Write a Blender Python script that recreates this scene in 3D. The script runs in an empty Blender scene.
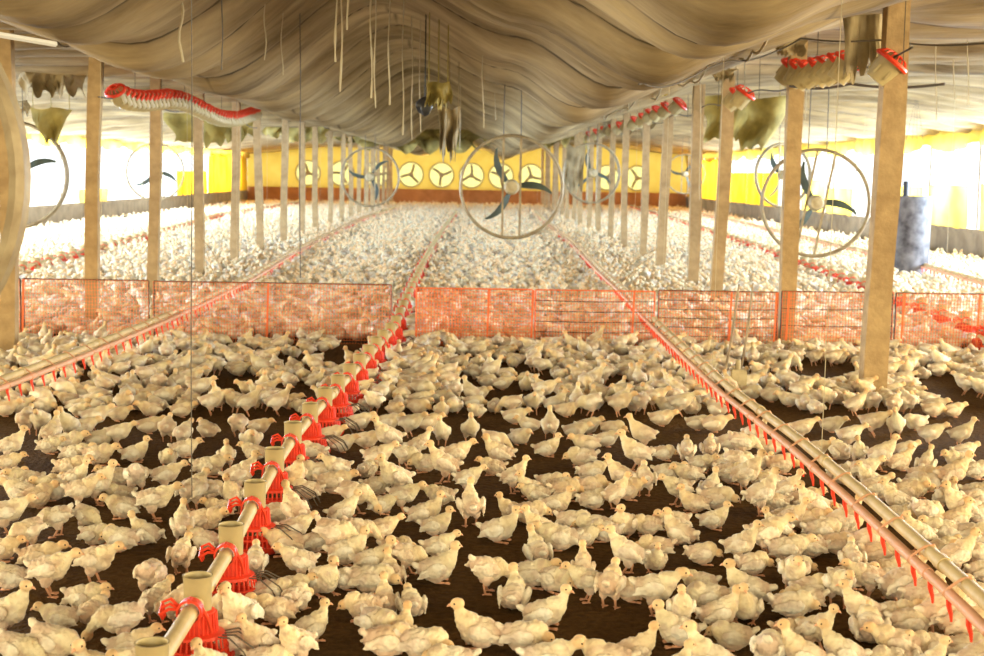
import bpy, bmesh, math, random
import numpy as np
from mathutils import Vector, Matrix, Euler, noise
random.seed(7); np.random.seed(7)
PI = math.pi
sc = bpy.context.scene
C = sc.collection
# ------------------------------------------------------------------ camera
F = 1450.0; CAMZ = 1.6
ROLL = 0.016; PITCH = math.atan((328-173.0)/F); YAW = math.atan((492-475.0)/F)
fw = Vector((math.sin(YAW)*math.cos(PITCH), math.cos(YAW)*math.cos(PITCH), -math.sin(PITCH)))
r0 = Vector((math.cos(YAW), -math.sin(YAW), 0)); u0 = r0.cross(fw)
RT = r0*math.cos(ROLL) + u0*math.sin(ROLL); UP = u0*math.cos(ROLL) - r0*math.sin(ROLL)
CP = Vector((0, 0, CAMZ))
cd = bpy.data.cameras.new('camera'); cam = bpy.data.objects.new('camera', cd); C.objects.link(cam)
M = Matrix.Identity(4)
for i in range(3):
    M[i][0] = RT[i]; M[i][1] = UP[i]; M[i][2] = -fw[i]; M[i][3] = CP[i]
cam.matrix_world = M
cd.sensor_width = 36; cd.lens = 36*F/984; cd.clip_end = 300; cd.clip_start = .05
cd.dof.use_dof = True; cd.dof.focus_distance = 6.6; cd.dof.aperture_fstop = 5.0
sc.camera = cam
def ray(x, y): return (fw + RT*((x-492)/F) + UP*((328-y)/F))
def atz(x, y, z):
    r = ray(x, y); t = (z-CAMZ)/r.z; return CP + r*t
def atY(x, y, Y):
    r = ray(x, y); return CP + r*(Y/r.y)
def proj(p):
    v = Vector(p)-CP; d = v.dot(fw); return (492+F*v.dot(RT)/d, 328-F*v.dot(UP)/d, d)
# ------------------------------------------------------------------ world, light, exposure
w = bpy.data.worlds.new('World'); sc.world = w; w.use_nodes = True
bg = w.node_tree.nodes['Background']; bg.inputs[0].default_value = (.93, .97, 1, 1); bg.inputs[1].default_value = 1.7
def area(name, loc, rot, sx, sy, power, col):
    l = bpy.data.lights.new(name, 'AREA'); l.shape = 'RECTANGLE'; l.size = sx; l.size_y = sy; l.energy = power; l.color = col
    o = bpy.data.objects.new(name, l); C.objects.link(o); o.location = loc; o.rotation_euler = rot; return o
# daylight entering through the open sides of the far half
area('daylight_right', (9.9, 39, 1.6), (0, math.radians(66), 0), 1.5, 50, 7600, (.62, .80, 1))
area('daylight_left', (-10.8, 39, 1.6), (0, math.radians(-66), 0), 1.5, 50, 8000, (.62, .80, 1))
# yellow daylight through the curtained sides of the near half, and an added front light behind the camera
area('curtain_glow_right', (9.3, 6, 1.6), (0, math.radians(76), 0), 1.8, 13, 1260, (1, .84, .49))
area('curtain_glow_left', (-10.1, 6, 1.6), (0, math.radians(-76), 0), 1.8, 13, 1050, (1, .84, .49))
area('added_front_light', (1.0, -3.6, 2.0), (math.radians(74), 0, 0), 9, 1.8, 700, (1, .87, .55))  # unseen warm lamp added as front light for camera-facing chicks
area('end_curtain_glow', (-.5, 65.2, 1.7), (math.radians(-90), 0, 0), 18, 1.4, 420, (1, .74, .22))
sc.view_settings.view_transform = 'Standard'; sc.view_settings.look = 'None'
sc.view_settings.exposure = 0.35; sc.view_settings.gamma = 1; sc.view_settings.use_curve_mapping = False
# ------------------------------------------------------------------ materials
def mat(name, col, rough=.7, metal=0, var=0, vscale=6, col2=None, bump=0, bscale=40, trans=0, spec=.3, coord='Object'):
    m = bpy.data.materials.new(name); m.use_nodes = True; nt = m.node_tree; N = nt.nodes; L = nt.links
    b = N['Principled BSDF']; b.inputs['Roughness'].default_value = rough; b.inputs['Metallic'].default_value = metal
    b.inputs['Specular IOR Level'].default_value = spec
    tc = N.new('ShaderNodeTexCoord')
    csock = None
    if var or col2:
        n = N.new('ShaderNodeTexNoise'); n.inputs['Scale'].default_value = vscale; n.inputs['Detail'].default_value = 5
        L.new(tc.outputs[coord], n.inputs['Vector'])
        r = N.new('ShaderNodeValToRGB'); r.color_ramp.elements[0].position = .35; r.color_ramp.elements[1].position = .65
        c2 = col2 or tuple(max(0, c*(1-var)) for c in col)
        r.color_ramp.elements[0].color = (*c2, 1); r.color_ramp.elements[1].color = (*col, 1)
        L.new(n.outputs['Fac'], r.inputs['Fac']); csock = r.outputs['Color']; L.new(csock, b.inputs['Base Color'])
    else: b.inputs['Base Color'].default_value = (*col, 1)
    if bump:
        n2 = N.new('ShaderNodeTexNoise'); n2.inputs['Scale'].default_value = bscale; n2.inputs['Detail'].default_value = 6
        L.new(tc.outputs[coord], n2.inputs['Vector'])
        bp = N.new('ShaderNodeBump'); bp.inputs['Strength'].default_value = bump; bp.inputs['Distance'].default_value = .02
        L.new(n2.outputs['Fac'], bp.inputs['Height']); L.new(bp.outputs[0], b.inputs['Normal'])
    if trans:
        t = N.new('ShaderNodeBsdfTranslucent'); t.inputs[0].default_value = (*col, 1)
        if csock: L.new(csock, t.inputs[0])
        mx = N.new('ShaderNodeMixShader'); mx.inputs[0].default_value = trans
        L.new(b.outputs[0], mx.inputs[1]); L.new(t.outputs[0], mx.inputs[2]); L.new(mx.outputs[0], N['Material Output'].inputs[0])
    return m
MT = {}
MT['wood'] = mat('post_wood', (.46, .325, .17), .8, col2=(.33, .225, .115), vscale=9, bump=.3)
MT['woodg'] = mat('weathered_wood', (.40, .32, .22), .85, col2=(.26, .20, .14), vscale=7, bump=.3)
MT['khaki'] = mat('khaki_plastic', (.50, .41, .22), .45, col2=(.42, .34, .18), vscale=14)
MT['pipe'] = mat('khaki_pipe', (.66, .52, .28), .55, col2=(.52, .40, .2), vscale=8)
MT['pinkpipe'] = mat('dusty_pink_pipe', (.78, .40, .26), .5, col2=(.62, .36, .22), vscale=10)
MT['red'] = mat('red_plastic', (.85, .07, .03), .4, col2=(.72, .055, .025), vscale=20)
MT['orange'] = mat('orange_netting_plastic', (.90, .24, .09), .5, trans=.3)
MT['dark'] = mat('dark_metal', (.05, .045, .04), .5, metal=.4)
MT['ring'] = mat('fan_ring_metal', (.40, .33, .21), .55, col2=(.26, .2, .12), vscale=12, metal=.2)
MT['blade'] = mat('fan_blade', (.10, .13, .12), .45, col2=(.07, .09, .08), vscale=10)
MT['hub'] = mat('fan_hub', (.55, .47, .30), .6, col2=(.4, .33, .2), vscale=18)
MT['greybin'] = mat('grey_sheet', (.20, .18, .18), .5, col2=(.045, .037, .04), vscale=5)
MT['rope'] = mat('dusty_rope', (.50, .43, .30), .9)
MT['wire'] = mat('dark_wire', (.12, .10, .08), .6)
MT['cloth'] = mat('dusty_cloth', (.46, .37, .22), .9, col2=(.26, .20, .11), vscale=5, trans=.2, bump=.4, bscale=15)
MT['olive'] = mat('olive_tarp', (.50, .40, .13), .8, col2=(.28, .22, .07), vscale=4, trans=.3)
MT['yellow'] = mat('yellow_tarp', (.64, .43, .075), .6, col2=(.56, .35, .05), vscale=1.5, trans=.8)
MT['paleyellow'] = mat('pale_yellow_tarp', (.80, .66, .26), .6, col2=(.75, .56, .15), vscale=1.0, trans=.7)  # yellow-cream hems; on nearer side strips the paleness is painted blown-out daylight
MT['tint_disc'] = mat('daylight_tint_sheet', (.95, .88, .50), .6, trans=.92)  # added sheet that tints daylight in the fan openings pale yellow
MT['black'] = mat('black_plastic', (.03, .03, .035), .4)
MT['white'] = mat('white_enamel', (.8, .78, .7), .4)
MT['block'] = mat('low_wall_render', (.34, .27, .19), .9, col2=(.22, .17, .12), vscale=2.5, bump=.3)
MT['redblock'] = mat('far_low_wall_brown', (.50, .21, .07), .9, col2=(.36, .14, .045), vscale=2)
# litter floor
def floor_mat():
    m = bpy.data.materials.new('litter'); m.use_nodes = True; nt = m.node_tree; N = nt.nodes; L = nt.links; b = N['Principled BSDF']
    b.inputs['Roughness'].default_value = 1; b.inputs['Specular IOR Level'].default_value = .1
    tc = N.new('ShaderNodeTexCoord')
    n = N.new('ShaderNodeTexNoise'); n.inputs['Scale'].default_value = 1.6; n.inputs['Detail'].default_value = 9; n.inputs['Roughness'].default_value = .7
    n2 = N.new('ShaderNodeTexNoise'); n2.inputs['Scale'].default_value = 30; n2.inputs['Detail'].default_value = 8
    for q in (n, n2): L.new(tc.outputs['Object'], q.inputs['Vector'])
    r = N.new('ShaderNodeValToRGB'); r.color_ramp.elements[0].position = .3; r.color_ramp.elements[1].position = .75
    r.color_ramp.elements[0].color = (.045, .023, .007, 1); r.color_ramp.elements[1].color = (.16, .09, .034, 1)
    mx = N.new('ShaderNodeMath'); mx.operation = 'ADD'; m2 = N.new('ShaderNodeMath'); m2.operation = 'MULTIPLY'; m2.inputs[1].default_value = .5
    L.new(n.outputs['Fac'], mx.inputs[0]); L.new(n2.outputs['Fac'], mx.inputs[1]); L.new(mx.outputs[0], m2.inputs[0]); L.new(m2.outputs[0], r.inputs['Fac'])
    L.new(r.outputs[0], b.inputs['Base Color'])
    bp = N.new('ShaderNodeBump'); bp.inputs['Strength'].default_value = .9; bp.inputs['Distance'].default_value = .03
    L.new(n2.outputs['Fac'], bp.inputs['Height']); L.new(bp.outputs[0], b.inputs['Normal'])
    return m
MT['litter'] = floor_mat()
# ceiling tarpaulin: sheets sewn with seams across the house, dust stains
def ceil_mat():
    m = bpy.data.materials.new('ceiling_tarp'); m.use_nodes = True; nt = m.node_tree; N = nt.nodes; L = nt.links; b = N['Principled BSDF']
    b.inputs['Roughness'].default_value = .85; b.inputs['Specular IOR Level'].default_value = .15
    tc = N.new('ShaderNodeTexCoord')
    n = N.new('ShaderNodeTexNoise'); n.inputs['Scale'].default_value = .9; n.inputs['Detail'].default_value = 8; n.inputs['Roughness'].default_value = .62
    mp = N.new('ShaderNodeMapping'); mp.inputs['Scale'].default_value = (.7, 1.9, 1)
    L.new(tc.outputs['Object'], mp.inputs[0]); L.new(mp.outputs[0], n.inputs['Vector'])
    r = N.new('ShaderNodeValToRGB'); e = r.color_ramp.elements
    e[0].position = .3; e[0].color = (.17, .115, .052, 1); e[1].position = .68; e[1].color = (.55, .42, .225, 1)
    L.new(n.outputs['Fac'], r.inputs['Fac'])
    at = N.new('ShaderNodeAttribute'); at.attribute_name = 'seam'
    mx = N.new('ShaderNodeMixRGB'); mx.blend_type = 'MIX'; mx.inputs['Color2'].default_value = (.07, .05, .03, 1)
    def mth(op, a, b_=None):
        q = N.new('ShaderNodeMath'); q.operation = op
        for i_, v_ in enumerate((a, b_)):
            if v_ is None: continue
            if isinstance(v_, (int, float)): q.inputs[i_].default_value = v_
            else: L.new(v_, q.inputs[i_])
        return q.outputs[0]
    fr = mth('FRACT', at.outputs['Fac']); d_ = mth('ABSOLUTE', mth('SUBTRACT', fr, .5)); d_ = mth('SUBTRACT', .5, d_)      # distance to seam
    nn = N.new('ShaderNodeTexNoise'); nn.inputs['Scale'].default_value = 2.2; L.new(tc.outputs['Object'], nn.inputs['Vector'])
    k1 = mth('SUBTRACT', 1, mth('MULTIPLY', d_, 36)); k1 = mth('MULTIPLY', mth('MAXIMUM', k1, 0), mth('MULTIPLY', mth('SUBTRACT', nn.outputs['Fac'], .25), 3.2))
    rd = N.new('ShaderNodeAttribute'); rd.attribute_name = 'ridge'
    k2 = mth('MULTIPLY', mth('MAXIMUM', mth('SUBTRACT', 1, mth('MULTIPLY', rd.outputs['Fac'], 28)), 0), .7)
    dust = mth('MULTIPLY', mth('MAXIMUM', mth('SUBTRACT', 1, mth('MULTIPLY', d_, 9)), 0), .22)
    fac = mth('MINIMUM', mth('ADD', mth('ADD', k1, k2), dust), .92)
    L.new(fac, mx.inputs['Fac']); L.new(r.outputs[0], mx.inputs['Color1']); L.new(mx.outputs[0], b.inputs['Base Color'])
    n2 = N.new('ShaderNodeTexNoise'); n2.inputs['Scale'].default_value = 3.0; n2.inputs['Detail'].default_value = 4
    mp2 = N.new('ShaderNodeMapping'); mp2.inputs['Scale'].default_value = (.35, 2.2, 1)
    L.new(tc.outputs['Object'], mp2.inputs[0]); L.new(mp2.outputs[0], n2.inputs['Vector'])
    bp = N.new('ShaderNodeBump'); bp.inputs['Strength'].default_value = .45; bp.inputs['Distance'].default_value = .05
    L.new(n2.outputs['Fac'], bp.inputs['Height']); L.new(bp.outputs[0], b.inputs['Normal'])
    t = N.new('ShaderNodeBsdfTranslucent'); L.new(mx.outputs[0], t.inputs[0])
    ms = N.new('ShaderNodeMixShader'); ms.inputs[0].default_value = .04
    L.new(b.outputs[0], ms.inputs[1]); L.new(t.outputs[0], ms.inputs[2]); L.new(ms.outputs[0], N['Material Output'].inputs[0])
    return m
MT['ceil'] = ceil_mat()
def chick_mat():
    m = bpy.data.materials.new('chick_down'); m.use_nodes = True; nt = m.node_tree; N = nt.nodes; L = nt.links; b = N['Principled BSDF']
    b.inputs['Roughness'].default_value = .9; b.inputs['Specular IOR Level'].default_value = .1
    b.inputs['Sheen Weight'].default_value = .25; b.inputs['Sheen Roughness'].default_value = .5
    at = N.new('ShaderNodeAttribute'); at.attribute_name = 'Col'
    tc = N.new('ShaderNodeTexCoord'); oi = N.new('ShaderNodeObjectInfo')
    n = N.new('ShaderNodeTexNoise'); n.inputs['Scale'].default_value = 17; n.inputs['Detail'].default_value = 3; n.noise_dimensions = '4D'
    L.new(tc.outputs['Object'], n.inputs['Vector'])
    mm = N.new('ShaderNodeMath'); mm.operation = 'MULTIPLY'; mm.inputs[1].default_value = 40; L.new(oi.outputs['Random'], mm.inputs[0]); L.new(mm.outputs[0], n.inputs['W'])
    r = N.new('ShaderNodeValToRGB'); r.color_ramp.elements[0].position = .38; r.color_ramp.elements[1].position = .6
    r.color_ramp.elements[0].color = (.85, .79, .72, 1); r.color_ramp.elements[1].color = (1, 1, 1, 1)
    L.new(n.outputs['Fac'], r.inputs['Fac'])
    mx = N.new('ShaderNodeMixRGB'); mx.blend_type = 'MULTIPLY'; mx.inputs['Fac'].default_value = 1
    L.new(at.outputs['Color'], mx.inputs['Color1']); L.new(r.outputs[0], mx.inputs['Color2'])
    # some birds pinker or greyer than others
    r2 = N.new('ShaderNodeValToRGB'); e = r2.color_ramp.elements; e[0].color = (1, .90, .80, 1); e[1].color = (.86, .84, .80, 1)
    k = e.new(.5); k.color = (1, 1, 1, 1); L.new(oi.outputs['Random'], r2.inputs['Fac'])
    mx2 = N.new('ShaderNodeMixRGB'); mx2.blend_type = 'MULTIPLY'; mx2.inputs['Fac'].default_value = 1
    L.new(mx.outputs[0], mx2.inputs['Color1']); L.new(r2.outputs[0], mx2.inputs['Color2']); L.new(mx2.outputs[0], b.inputs['Base Color'])
    n2 = N.new('ShaderNodeTexNoise'); n2.inputs['Scale'].default_value = 55; n2.inputs['Detail'].default_value = 5; L.new(tc.outputs['Object'], n2.inputs['Vector'])
    bp = N.new('ShaderNodeBump'); bp.inputs['Strength'].default_value = .7; bp.inputs['Distance'].default_value = .008
    L.new(n2.outputs['Fac'], bp.inputs['Height']); L.new(bp.outputs[0], b.inputs['Normal'])
    return m
MT['chick'] = chick_mat()
MT['leg'] = mat('chick_leg_skin', (.72, .38, .24), .6)
MT['beak'] = mat('chick_beak', (.75, .42, .26), .5)
MT['eye'] = mat('chick_eye', (.02, .015, .01), .2, spec=.6)
# ------------------------------------------------------------------ helpers
def tag(o, label=None, cat=None, group=None, kind=None):
    if label: o['label'] = label
    if cat: o['category'] = cat
    if group: o['group'] = group
    if kind: o['kind'] = kind
    return o
def empty(name, loc=(0, 0, 0), rot=(0, 0, 0)):
    o = bpy.data.objects.new(name, None); C.objects.link(o); o.location = loc; o.rotation_euler = rot; o.empty_display_size = .1; return o
def copy_tree(o, parent=None):
    c = o.copy(); C.objects.link(c); c.parent = parent
    for ch in list(o.children): copy_tree(ch, c)
    return c
class MB:
    def __init__(s): s.b = bmesh.new()
    def box(s, a, b, rot=None, piv=None):
        a = Vector(a); b = Vector(b); c = (a+b)/2; d = b-a
        m = Matrix.Translation(c) @ (rot.to_matrix().to_4x4() if rot else Matrix.Identity(4)) @ Matrix.Diagonal((*[abs(v) for v in d], 1))
        bmesh.ops.create_cube(s.b, size=1, matrix=m); return s
    def tube(s, pts, r, n=8, caps=True):
        pts = [Vector(p) for p in pts]; rs = r if isinstance(r, (list, tuple)) else [r]*len(pts)
        rings = []; up = None
        for i, p in enumerate(pts):
            t = (pts[min(i+1, len(pts)-1)]-pts[max(i-1, 0)]).normalized()
            if up is None:
                up = t.orthogonal().normalized()
            up = (up - t*up.dot(t))
            if up.length < 1e-6: up = t.orthogonal()
            up.normalize(); sd = t.cross(up)
            rings.append([s.b.verts.new(p + (up*math.cos(2*PI*k/n)+sd*math.sin(2*PI*k/n))*rs[i]) for k in range(n)])
        for a, b in zip(rings, rings[1:]):
            for k in range(n): s.b.faces.new((a[k], a[(k+1) % n], b[(k+1) % n], b[k]))
        if caps:
            s.b.faces.new(rings[0][::-1]); s.b.faces.new(rings[-1])
        return s
    def lathe(s, prof, n=24, m=Matrix.Identity(4), close=False):
        rings = [[s.b.verts.new(m @ Vector((r*math.cos(2*PI*k/n), r*math.sin(2*PI*k/n), z))) for k in range(n)] for r, z in prof]
        pr = list(zip(rings, rings[1:]))
        if close: pr.append((rings[-1], rings[0]))
        for a, b in pr:
            for k in range(n): s.b.faces.new((a[k], a[(k+1) % n], b[(k+1) % n], b[k]))
        if not close:
            if prof[0][0] > 1e-5: s.b.faces.new(rings[0][::-1])
            if prof[-1][0] > 1e-5: s.b.faces.new(rings[-1])
        return s
    def ico(s, c, r, sub=2, R=None):
        m = Matrix.Translation(Vector(c)) @ (R or Matrix.Identity(4)) @ Matrix.Diagonal((*(r if hasattr(r, '__len__') else (r, r, r)), 1))
        bmesh.ops.create_icosphere(s.b, subdivisions=sub, radius=1, matrix=m); return s
    def sheet(s, f, nu, nv, th=.004):
        """thin solid cloth from f(u,v)"""
        g = [[Vector(f(i/nu, j/nv)) for j in range(nv+1)] for i in range(nu+1)]
        A = [[s.b.verts.new(p) for p in row] for row in g]
        B = [[None]*(nv+1) for _ in range(nu+1)]
        for i in range(nu+1):
            for j in range(nv+1):
                du = g[min(i+1, nu)][j]-g[max(i-1, 0)][j]; dv = g[i][min(j+1, nv)]-g[i][max(j-1, 0)]
                nn = du.cross(dv)
                nn = nn.normalized() if nn.length > 1e-9 else Vector((0, 1, 0))
                B[i][j] = s.b.verts.new(g[i][j]+nn*th)
        for i in range(nu):
            for j in range(nv):
                s.b.faces.new((A[i][j], A[i+1][j], A[i+1][j+1], A[i][j+1])); s.b.faces.new((B[i][j+1], B[i+1][j+1], B[i+1][j], B[i][j]))
        for i in range(nu):
            s.b.faces.new((A[i][0], B[i][0], B[i+1][0], A[i+1][0])); s.b.faces.new((A[i][nv], A[i+1][nv], B[i+1][nv], B[i][nv]))
        for j in range(nv):
            s.b.faces.new((A[0][j], A[0][j+1], B[0][j+1], B[0][j])); s.b.faces.new((A[nu][j], B[nu][j], B[nu][j+1], A[nu][j+1]))
        return s
    def mesh(s, name, m, smooth=True, angle=40):
        me = bpy.data.meshes.new(name); s.b.normal_update(); s.b.to_mesh(me); s.b.free(); me.materials.append(m)
        if smooth:
            me.polygons.foreach_set('use_smooth', [True]*len(me.polygons)); me.set_sharp_from_angle(angle=math.radians(angle))
        return me
    def build(s, name, m, parent=None, smooth=True, angle=40):
        o = bpy.data.objects.new(name, s.mesh(name, m, smooth, angle)); C.objects.link(o)
        if parent: o.parent = parent
        return o
def interp(tab, x):
    if x <= tab[0][0]: return tab[0][1]
    for (a, b), (c, d) in zip(tab, tab[1:]):
        if x <= c:
            t = (x-a)/(c-a); t = t*t*(3-2*t); return b+(d-b)*t
    return tab[-1][1]
def sm(t): return max(0, min(1, t))
ORD = ['', 'second ', 'third ', 'fourth ', 'fifth ', 'sixth ', 'seventh ', 'eighth ', 'ninth ', 'tenth ', 'eleventh ', 'twelfth ', 'thirteenth ', 'fourteenth ', 'fifteenth ', 'sixteenth ', 'seventeenth ', 'eighteenth ', 'nineteenth ', 'twentieth ']
TENS = {2: 'twenty', 3: 'thirty', 4: 'forty', 5: 'fifty', 6: 'sixty', 7: 'seventy', 8: 'eighty', 9: 'ninety'}
TENTH = {2: 'twentieth', 3: 'thirtieth', 4: 'fortieth', 5: 'fiftieth', 6: 'sixtieth', 7: 'seventieth', 8: 'eightieth', 9: 'ninetieth'}
def ordn(k, first=''):
    if k == 0: return first
    if k < 20: return ORD[k].strip()
    n = k+1
    if n % 10 == 0: return TENTH[n//10]
    return TENS[n//10] + '-' + (['first']+[s.strip() for s in ORD[1:9]])[n % 10 - 1]
# ------------------------------------------------------------------ setting
XL, XR, Y0, Y1 = -10.4, 9.5, -4.0, 66.0
b = MB(); NX, NY = 60, 200
vs = [[b.b.verts.new((XL-.3+(XR-XL+.6)*i/NX, Y0-.2+(Y1-Y0+.4)*j/NY, 0)) for j in range(NY+1)] for i in range(NX+1)]
for i in range(NX):
    for j in range(NY): b.b.faces.new((vs[i][j], vs[i+1][j], vs[i+1][j+1], vs[i][j+1]))
tag(b.build('floor', MT['litter']), kind='structure')
PROF = [(-10.7, 2.45), (-6.5, 2.78), (-4.4, 2.76), (-3.4, 2.82), (-2.4, 2.52), (-0.9, 3.30), (0.3, 2.88), (1.15, 2.50), (1.9, 2.70), (3.0, 2.94), (5.5, 3.0), (9.8, 2.66)]
def seamY(x, y): return y + .55*math.sin(x*1.1+.4) + .25*math.sin(y*.7+x*.5) - .16*abs(x+.9)
def ceilh(x, y):
    h = interp(PROF, x)
    ph = (seamY(x, y) % 3.0)/3.0
    big = math.sin(PI*ph)
    am = .09 + .15*math.exp(-((x-.9)/1.2)**2) + .08*math.exp(-((x+2.6)/1.2)**2)
    h -= am*big
    q = (seamY(x, y)/1.05) % 1.0
    h -= .07*math.sin(PI*q)**.7
    h += .05*noise.noise(Vector((x*.55, y*.35, 1))) + .03*noise.noise(Vector((x*1.7, y*1.5, 4)))
    return h
b = MB(); me = bpy.data.meshes.new('ceiling')
xs = [XL-.4+(XR-XL+.8)*i/190 for i in range(191)]
ys = []; y = Y0-.3
while y < Y1+.3: ys.append(y); y += .05 if y < 16 else (.09 if y < 30 else .16)
vv = []; seam = []; ridge = []
for x in xs:
    for y in ys:
        vv.append((x, y, ceilh(x, y)))
        seam.append(seamY(x, y)/1.05+.02*noise.noise(Vector((x*2, y, 0)))); ridge.append(min(abs(x+2.4+.05*math.sin(y)), abs(x-1.75+.12*math.sin(y*.5)), abs(x+.9+.04*math.sin(y*2))))
nyy = len(ys); ff = [(i*nyy+j, i*nyy+j+1, (i+1)*nyy+j+1, (i+1)*nyy+j) for i in range(len(xs)-1) for j in range(nyy-1)]
me.from_pydata(vv, [], ff); a = me.attributes.new('seam', 'FLOAT', 'POINT'); a.data.foreach_set('value', seam); a = me.attributes.new('ridge', 'FLOAT', 'POINT'); a.data.foreach_set('value', ridge)
me.polygons.foreach_set('use_smooth', [True]*len(me.polygons)); me.materials.append(MT['ceil'])
o = bpy.data.objects.new('ceiling', me); C.objects.link(o); tag(o, kind='structure'); b.b.free()
# low side walls
b = MB(); b.box((XR, Y0, 0), (XR+.15, Y1, .62)); b.box((XR-.04, Y0, .60), (XR+.19, Y1, .68)); tag(b.build('wall_right', MT['block']), kind='structure')
b = MB(); b.box((XL-.15, Y0, 0), (XL, Y1, .60)); b.box((XL-.19, Y0, .58), (XL+.04, Y1, .66)); tag(b.build('wall_left', MT['block']), kind='structure')
b = MB(); b.box((XL-.2, Y0-.15, 0), (XR+.2, Y0, 3.4)); tag(b.build('wall_near', MT['block']), kind='structure')
b = MB(); b.box((XL, Y1, 0), (XR, Y1+.15, .78)); b.box((XL, Y1-.05, .76), (XR, Y1+.2, .82)); tag(b.build('wall_far', MT['redblock']), kind='structure')
# eave beams
for nm, x in (('trim_right', XR+.07), ('trim_left', XL-.07)):
    b = MB(); b.box((x-.05, Y0, 2.42), (x+.05, Y1, 2.56)); tag(b.build(nm, MT['woodg']), kind='structure')
# far yellow tarpaulin with round fan openings
fan_px = [308, 342, 376, 411, 441.5, 471.5, 501, 531, 607, 637]
FZ = 1.47; FR = .55
fxs = [atY(px, 175, Y1).x for px in fan_px]
b = MB()
zb, zt = .82, 3.1
def quad(p): b.b.faces.new([b.b.verts.new(q) for q in p])
cur = XL
for fx in fxs:
    x0, x1 = fx-.62, fx+.62; z0, z1 = FZ-.62, FZ+.62
    if x0 > cur: quad([(cur, Y1, zb), (x0, Y1, zb), (x0, Y1, zt), (cur, Y1, zt)])
    quad([(x0, Y1, zb), (x1, Y1, zb), (x1, Y1, z0), (x0, Y1, z0)]); quad([(x0, Y1, z1), (x1, Y1, z1), (x1, Y1, zt), (x0, Y1, zt)])
    n = 32
    for k in range(n):
        def cs(kk):
            a = 2*PI*kk/n+PI/4; c_, s_ = math.cos(a), math.sin(a); m_ = max(abs(c_), abs(s_)); return (fx+FR*c_, Y1, FZ+FR*s_), (fx+.62*c_/m_, Y1, FZ+.62*s_/m_)
        i1, o1 = cs(k); i2, o2 = cs(k+1); quad([i1, o1, o2, i2])
    cur = x1
quad([(cur, Y1, zb), (XR, Y1, zb), (XR, Y1, zt), (cur, Y1, zt)])
tag(b.build('end_curtain', MT['yellow'], smooth=False), 'yellow tarpaulin curtain closing the far end, with round fan openings', 'curtain')
# wall posts at the open sides
yy = 13.5; k = 0
wp = None
for side, x in (('right', XR+.0), ('left', XL-.0)):
    k = 0; yy = 12.5
    while yy < 65:
        if wp is None:
            b = MB(); b.box((-.05, -.05, .66), (.05, .05, 2.5)); wp = b.build('wall_post', MT['woodg']); o = wp
        else: o = wp.copy(); C.objects.link(o)
        o.location = (x+(.05 if side == 'right' else -.05), yy, 0)
        tag(o, f'slim {"grey" if k%2 else "grey"} timber upright on the {side} low wall, {ordn(k, "first")} from the front', 'wall post', f'uprights along the {side} open side')
        yy += 3.0; k += 1
# curtains along sides: near part closed in yellow, far part open with lower strips and scalloped hems
def side_curtain(name, x, ya, yb, za, zb, m, lab, amp=.03, scallop=0, cat='curtain'):
    b = MB(); L_ = yb-ya; nu = max(10, int(L_*5))
    def f(u, v):
        y = ya+L_*u; sag = 0
        if scallop: sag = scallop*abs(math.sin(PI*(y-12.5)/3.0))**.8
        top = zb; bot = za-sag
        return (x+amp*math.sin(y*9+v*3)*(.4+.6*(1-v))+.02*math.sin(y*23), y, bot+(top-bot)*v)
    b.sheet(f, nu, 6, .003); return tag(b.build(name, m), lab, cat)
side_curtain('side_curtain', XR-.02, Y0, 12.4, .6, 2.75, MT['yellow'], 'yellow curtain closing the near part of the right side')
side_curtain('side_curtain', XL+.02, Y0, 12.4, .6, 2.6, MT['yellow'], 'yellow curtain closing the near part of the left side')
side_curtain('curtain_hem', XR-.12, 12.4, 65.8, 2.36, 2.68, MT['paleyellow'], 'scalloped pale yellow rolled curtain under the right eave', .05, .2)
side_curtain('curtain_hem', XL+.12, 12.4, 65.8, 2.22, 2.54, MT['paleyellow'], 'scalloped pale yellow rolled curtain under the left eave', .05, .16)
segs = [(24.7, 27.3, 1.55), (28.0, 30.3, 1.50), (30.8, 33.3, 1.45), (36.6, 39.4, 1.35), (39.7, 42.4, 1.55), (45.7, 54.3, 1.75), (54.6, 65.8, 2.3)]
for k, (a_, b_, z_) in enumerate(segs):
    side_curtain('side_curtain', XR-.03, a_, b_, .66, z_, MT['paleyellow'] if k < 5 else MT['yellow'], f'yellow lower curtain on the right low wall, {ordn(k, "nearest")}{" nearest" if k else ""} of seven', .02)  # nearer strips use the paler tarp, overexposed daylight put into the colour
segs = [(38, 41, 1.0), (50.3, 56, 1.5), (56.3, 65.8, 2.2)]
for k, (a_, b_, z_) in enumerate(segs):
    side_curtain('side_curtain', XL+.03, a_, b_, .64, z_, MT['paleyellow'] if k < 1 else MT['yellow'], f'yellow lower curtain on the left low wall, {ordn(k, "nearest")}{" nearest" if k else ""} of three', .02)  # nearest strip paler, its blown-out daylight put into the colour
# ------------------------------------------------------------------ posts
def post(Y, X, wdt, ztop, lean, lab, grp, m):
    b = MB(); n = 9
    rings = []
    for i in range(n+1):
        t = i/n; z = ztop*t; cx = lean*t+.012*math.sin(t*5+Y); w2 = wdt/2*(1+.04*math.sin(t*11+X+Y))
        rings.append([b.b.verts.new((cx+sx*w2, sy*w2*.8, z)) for sx, sy in ((-1, -1), (1, -1), (1, 1), (-1, 1))])
    for p, q in zip(rings, rings[1:]):
        for k in range(4): b.b.faces.new((p[k], p[(k+1) % 4], q[(k+1) % 4], q[k]))
    b.b.faces.new(rings[0][::-1]); b.b.faces.new(rings[-1])
    bmesh.ops.bevel(b.b, geom=[e for e in b.b.edges if abs((e.verts[0].co-e.verts[1].co).z) > .05], offset=.008, segments=2, affect='EDGES')
    o = b.build('roof_post', m, angle=50); o.location = (X, Y, 0); tag(o, lab, 'post', grp)
    return o
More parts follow.
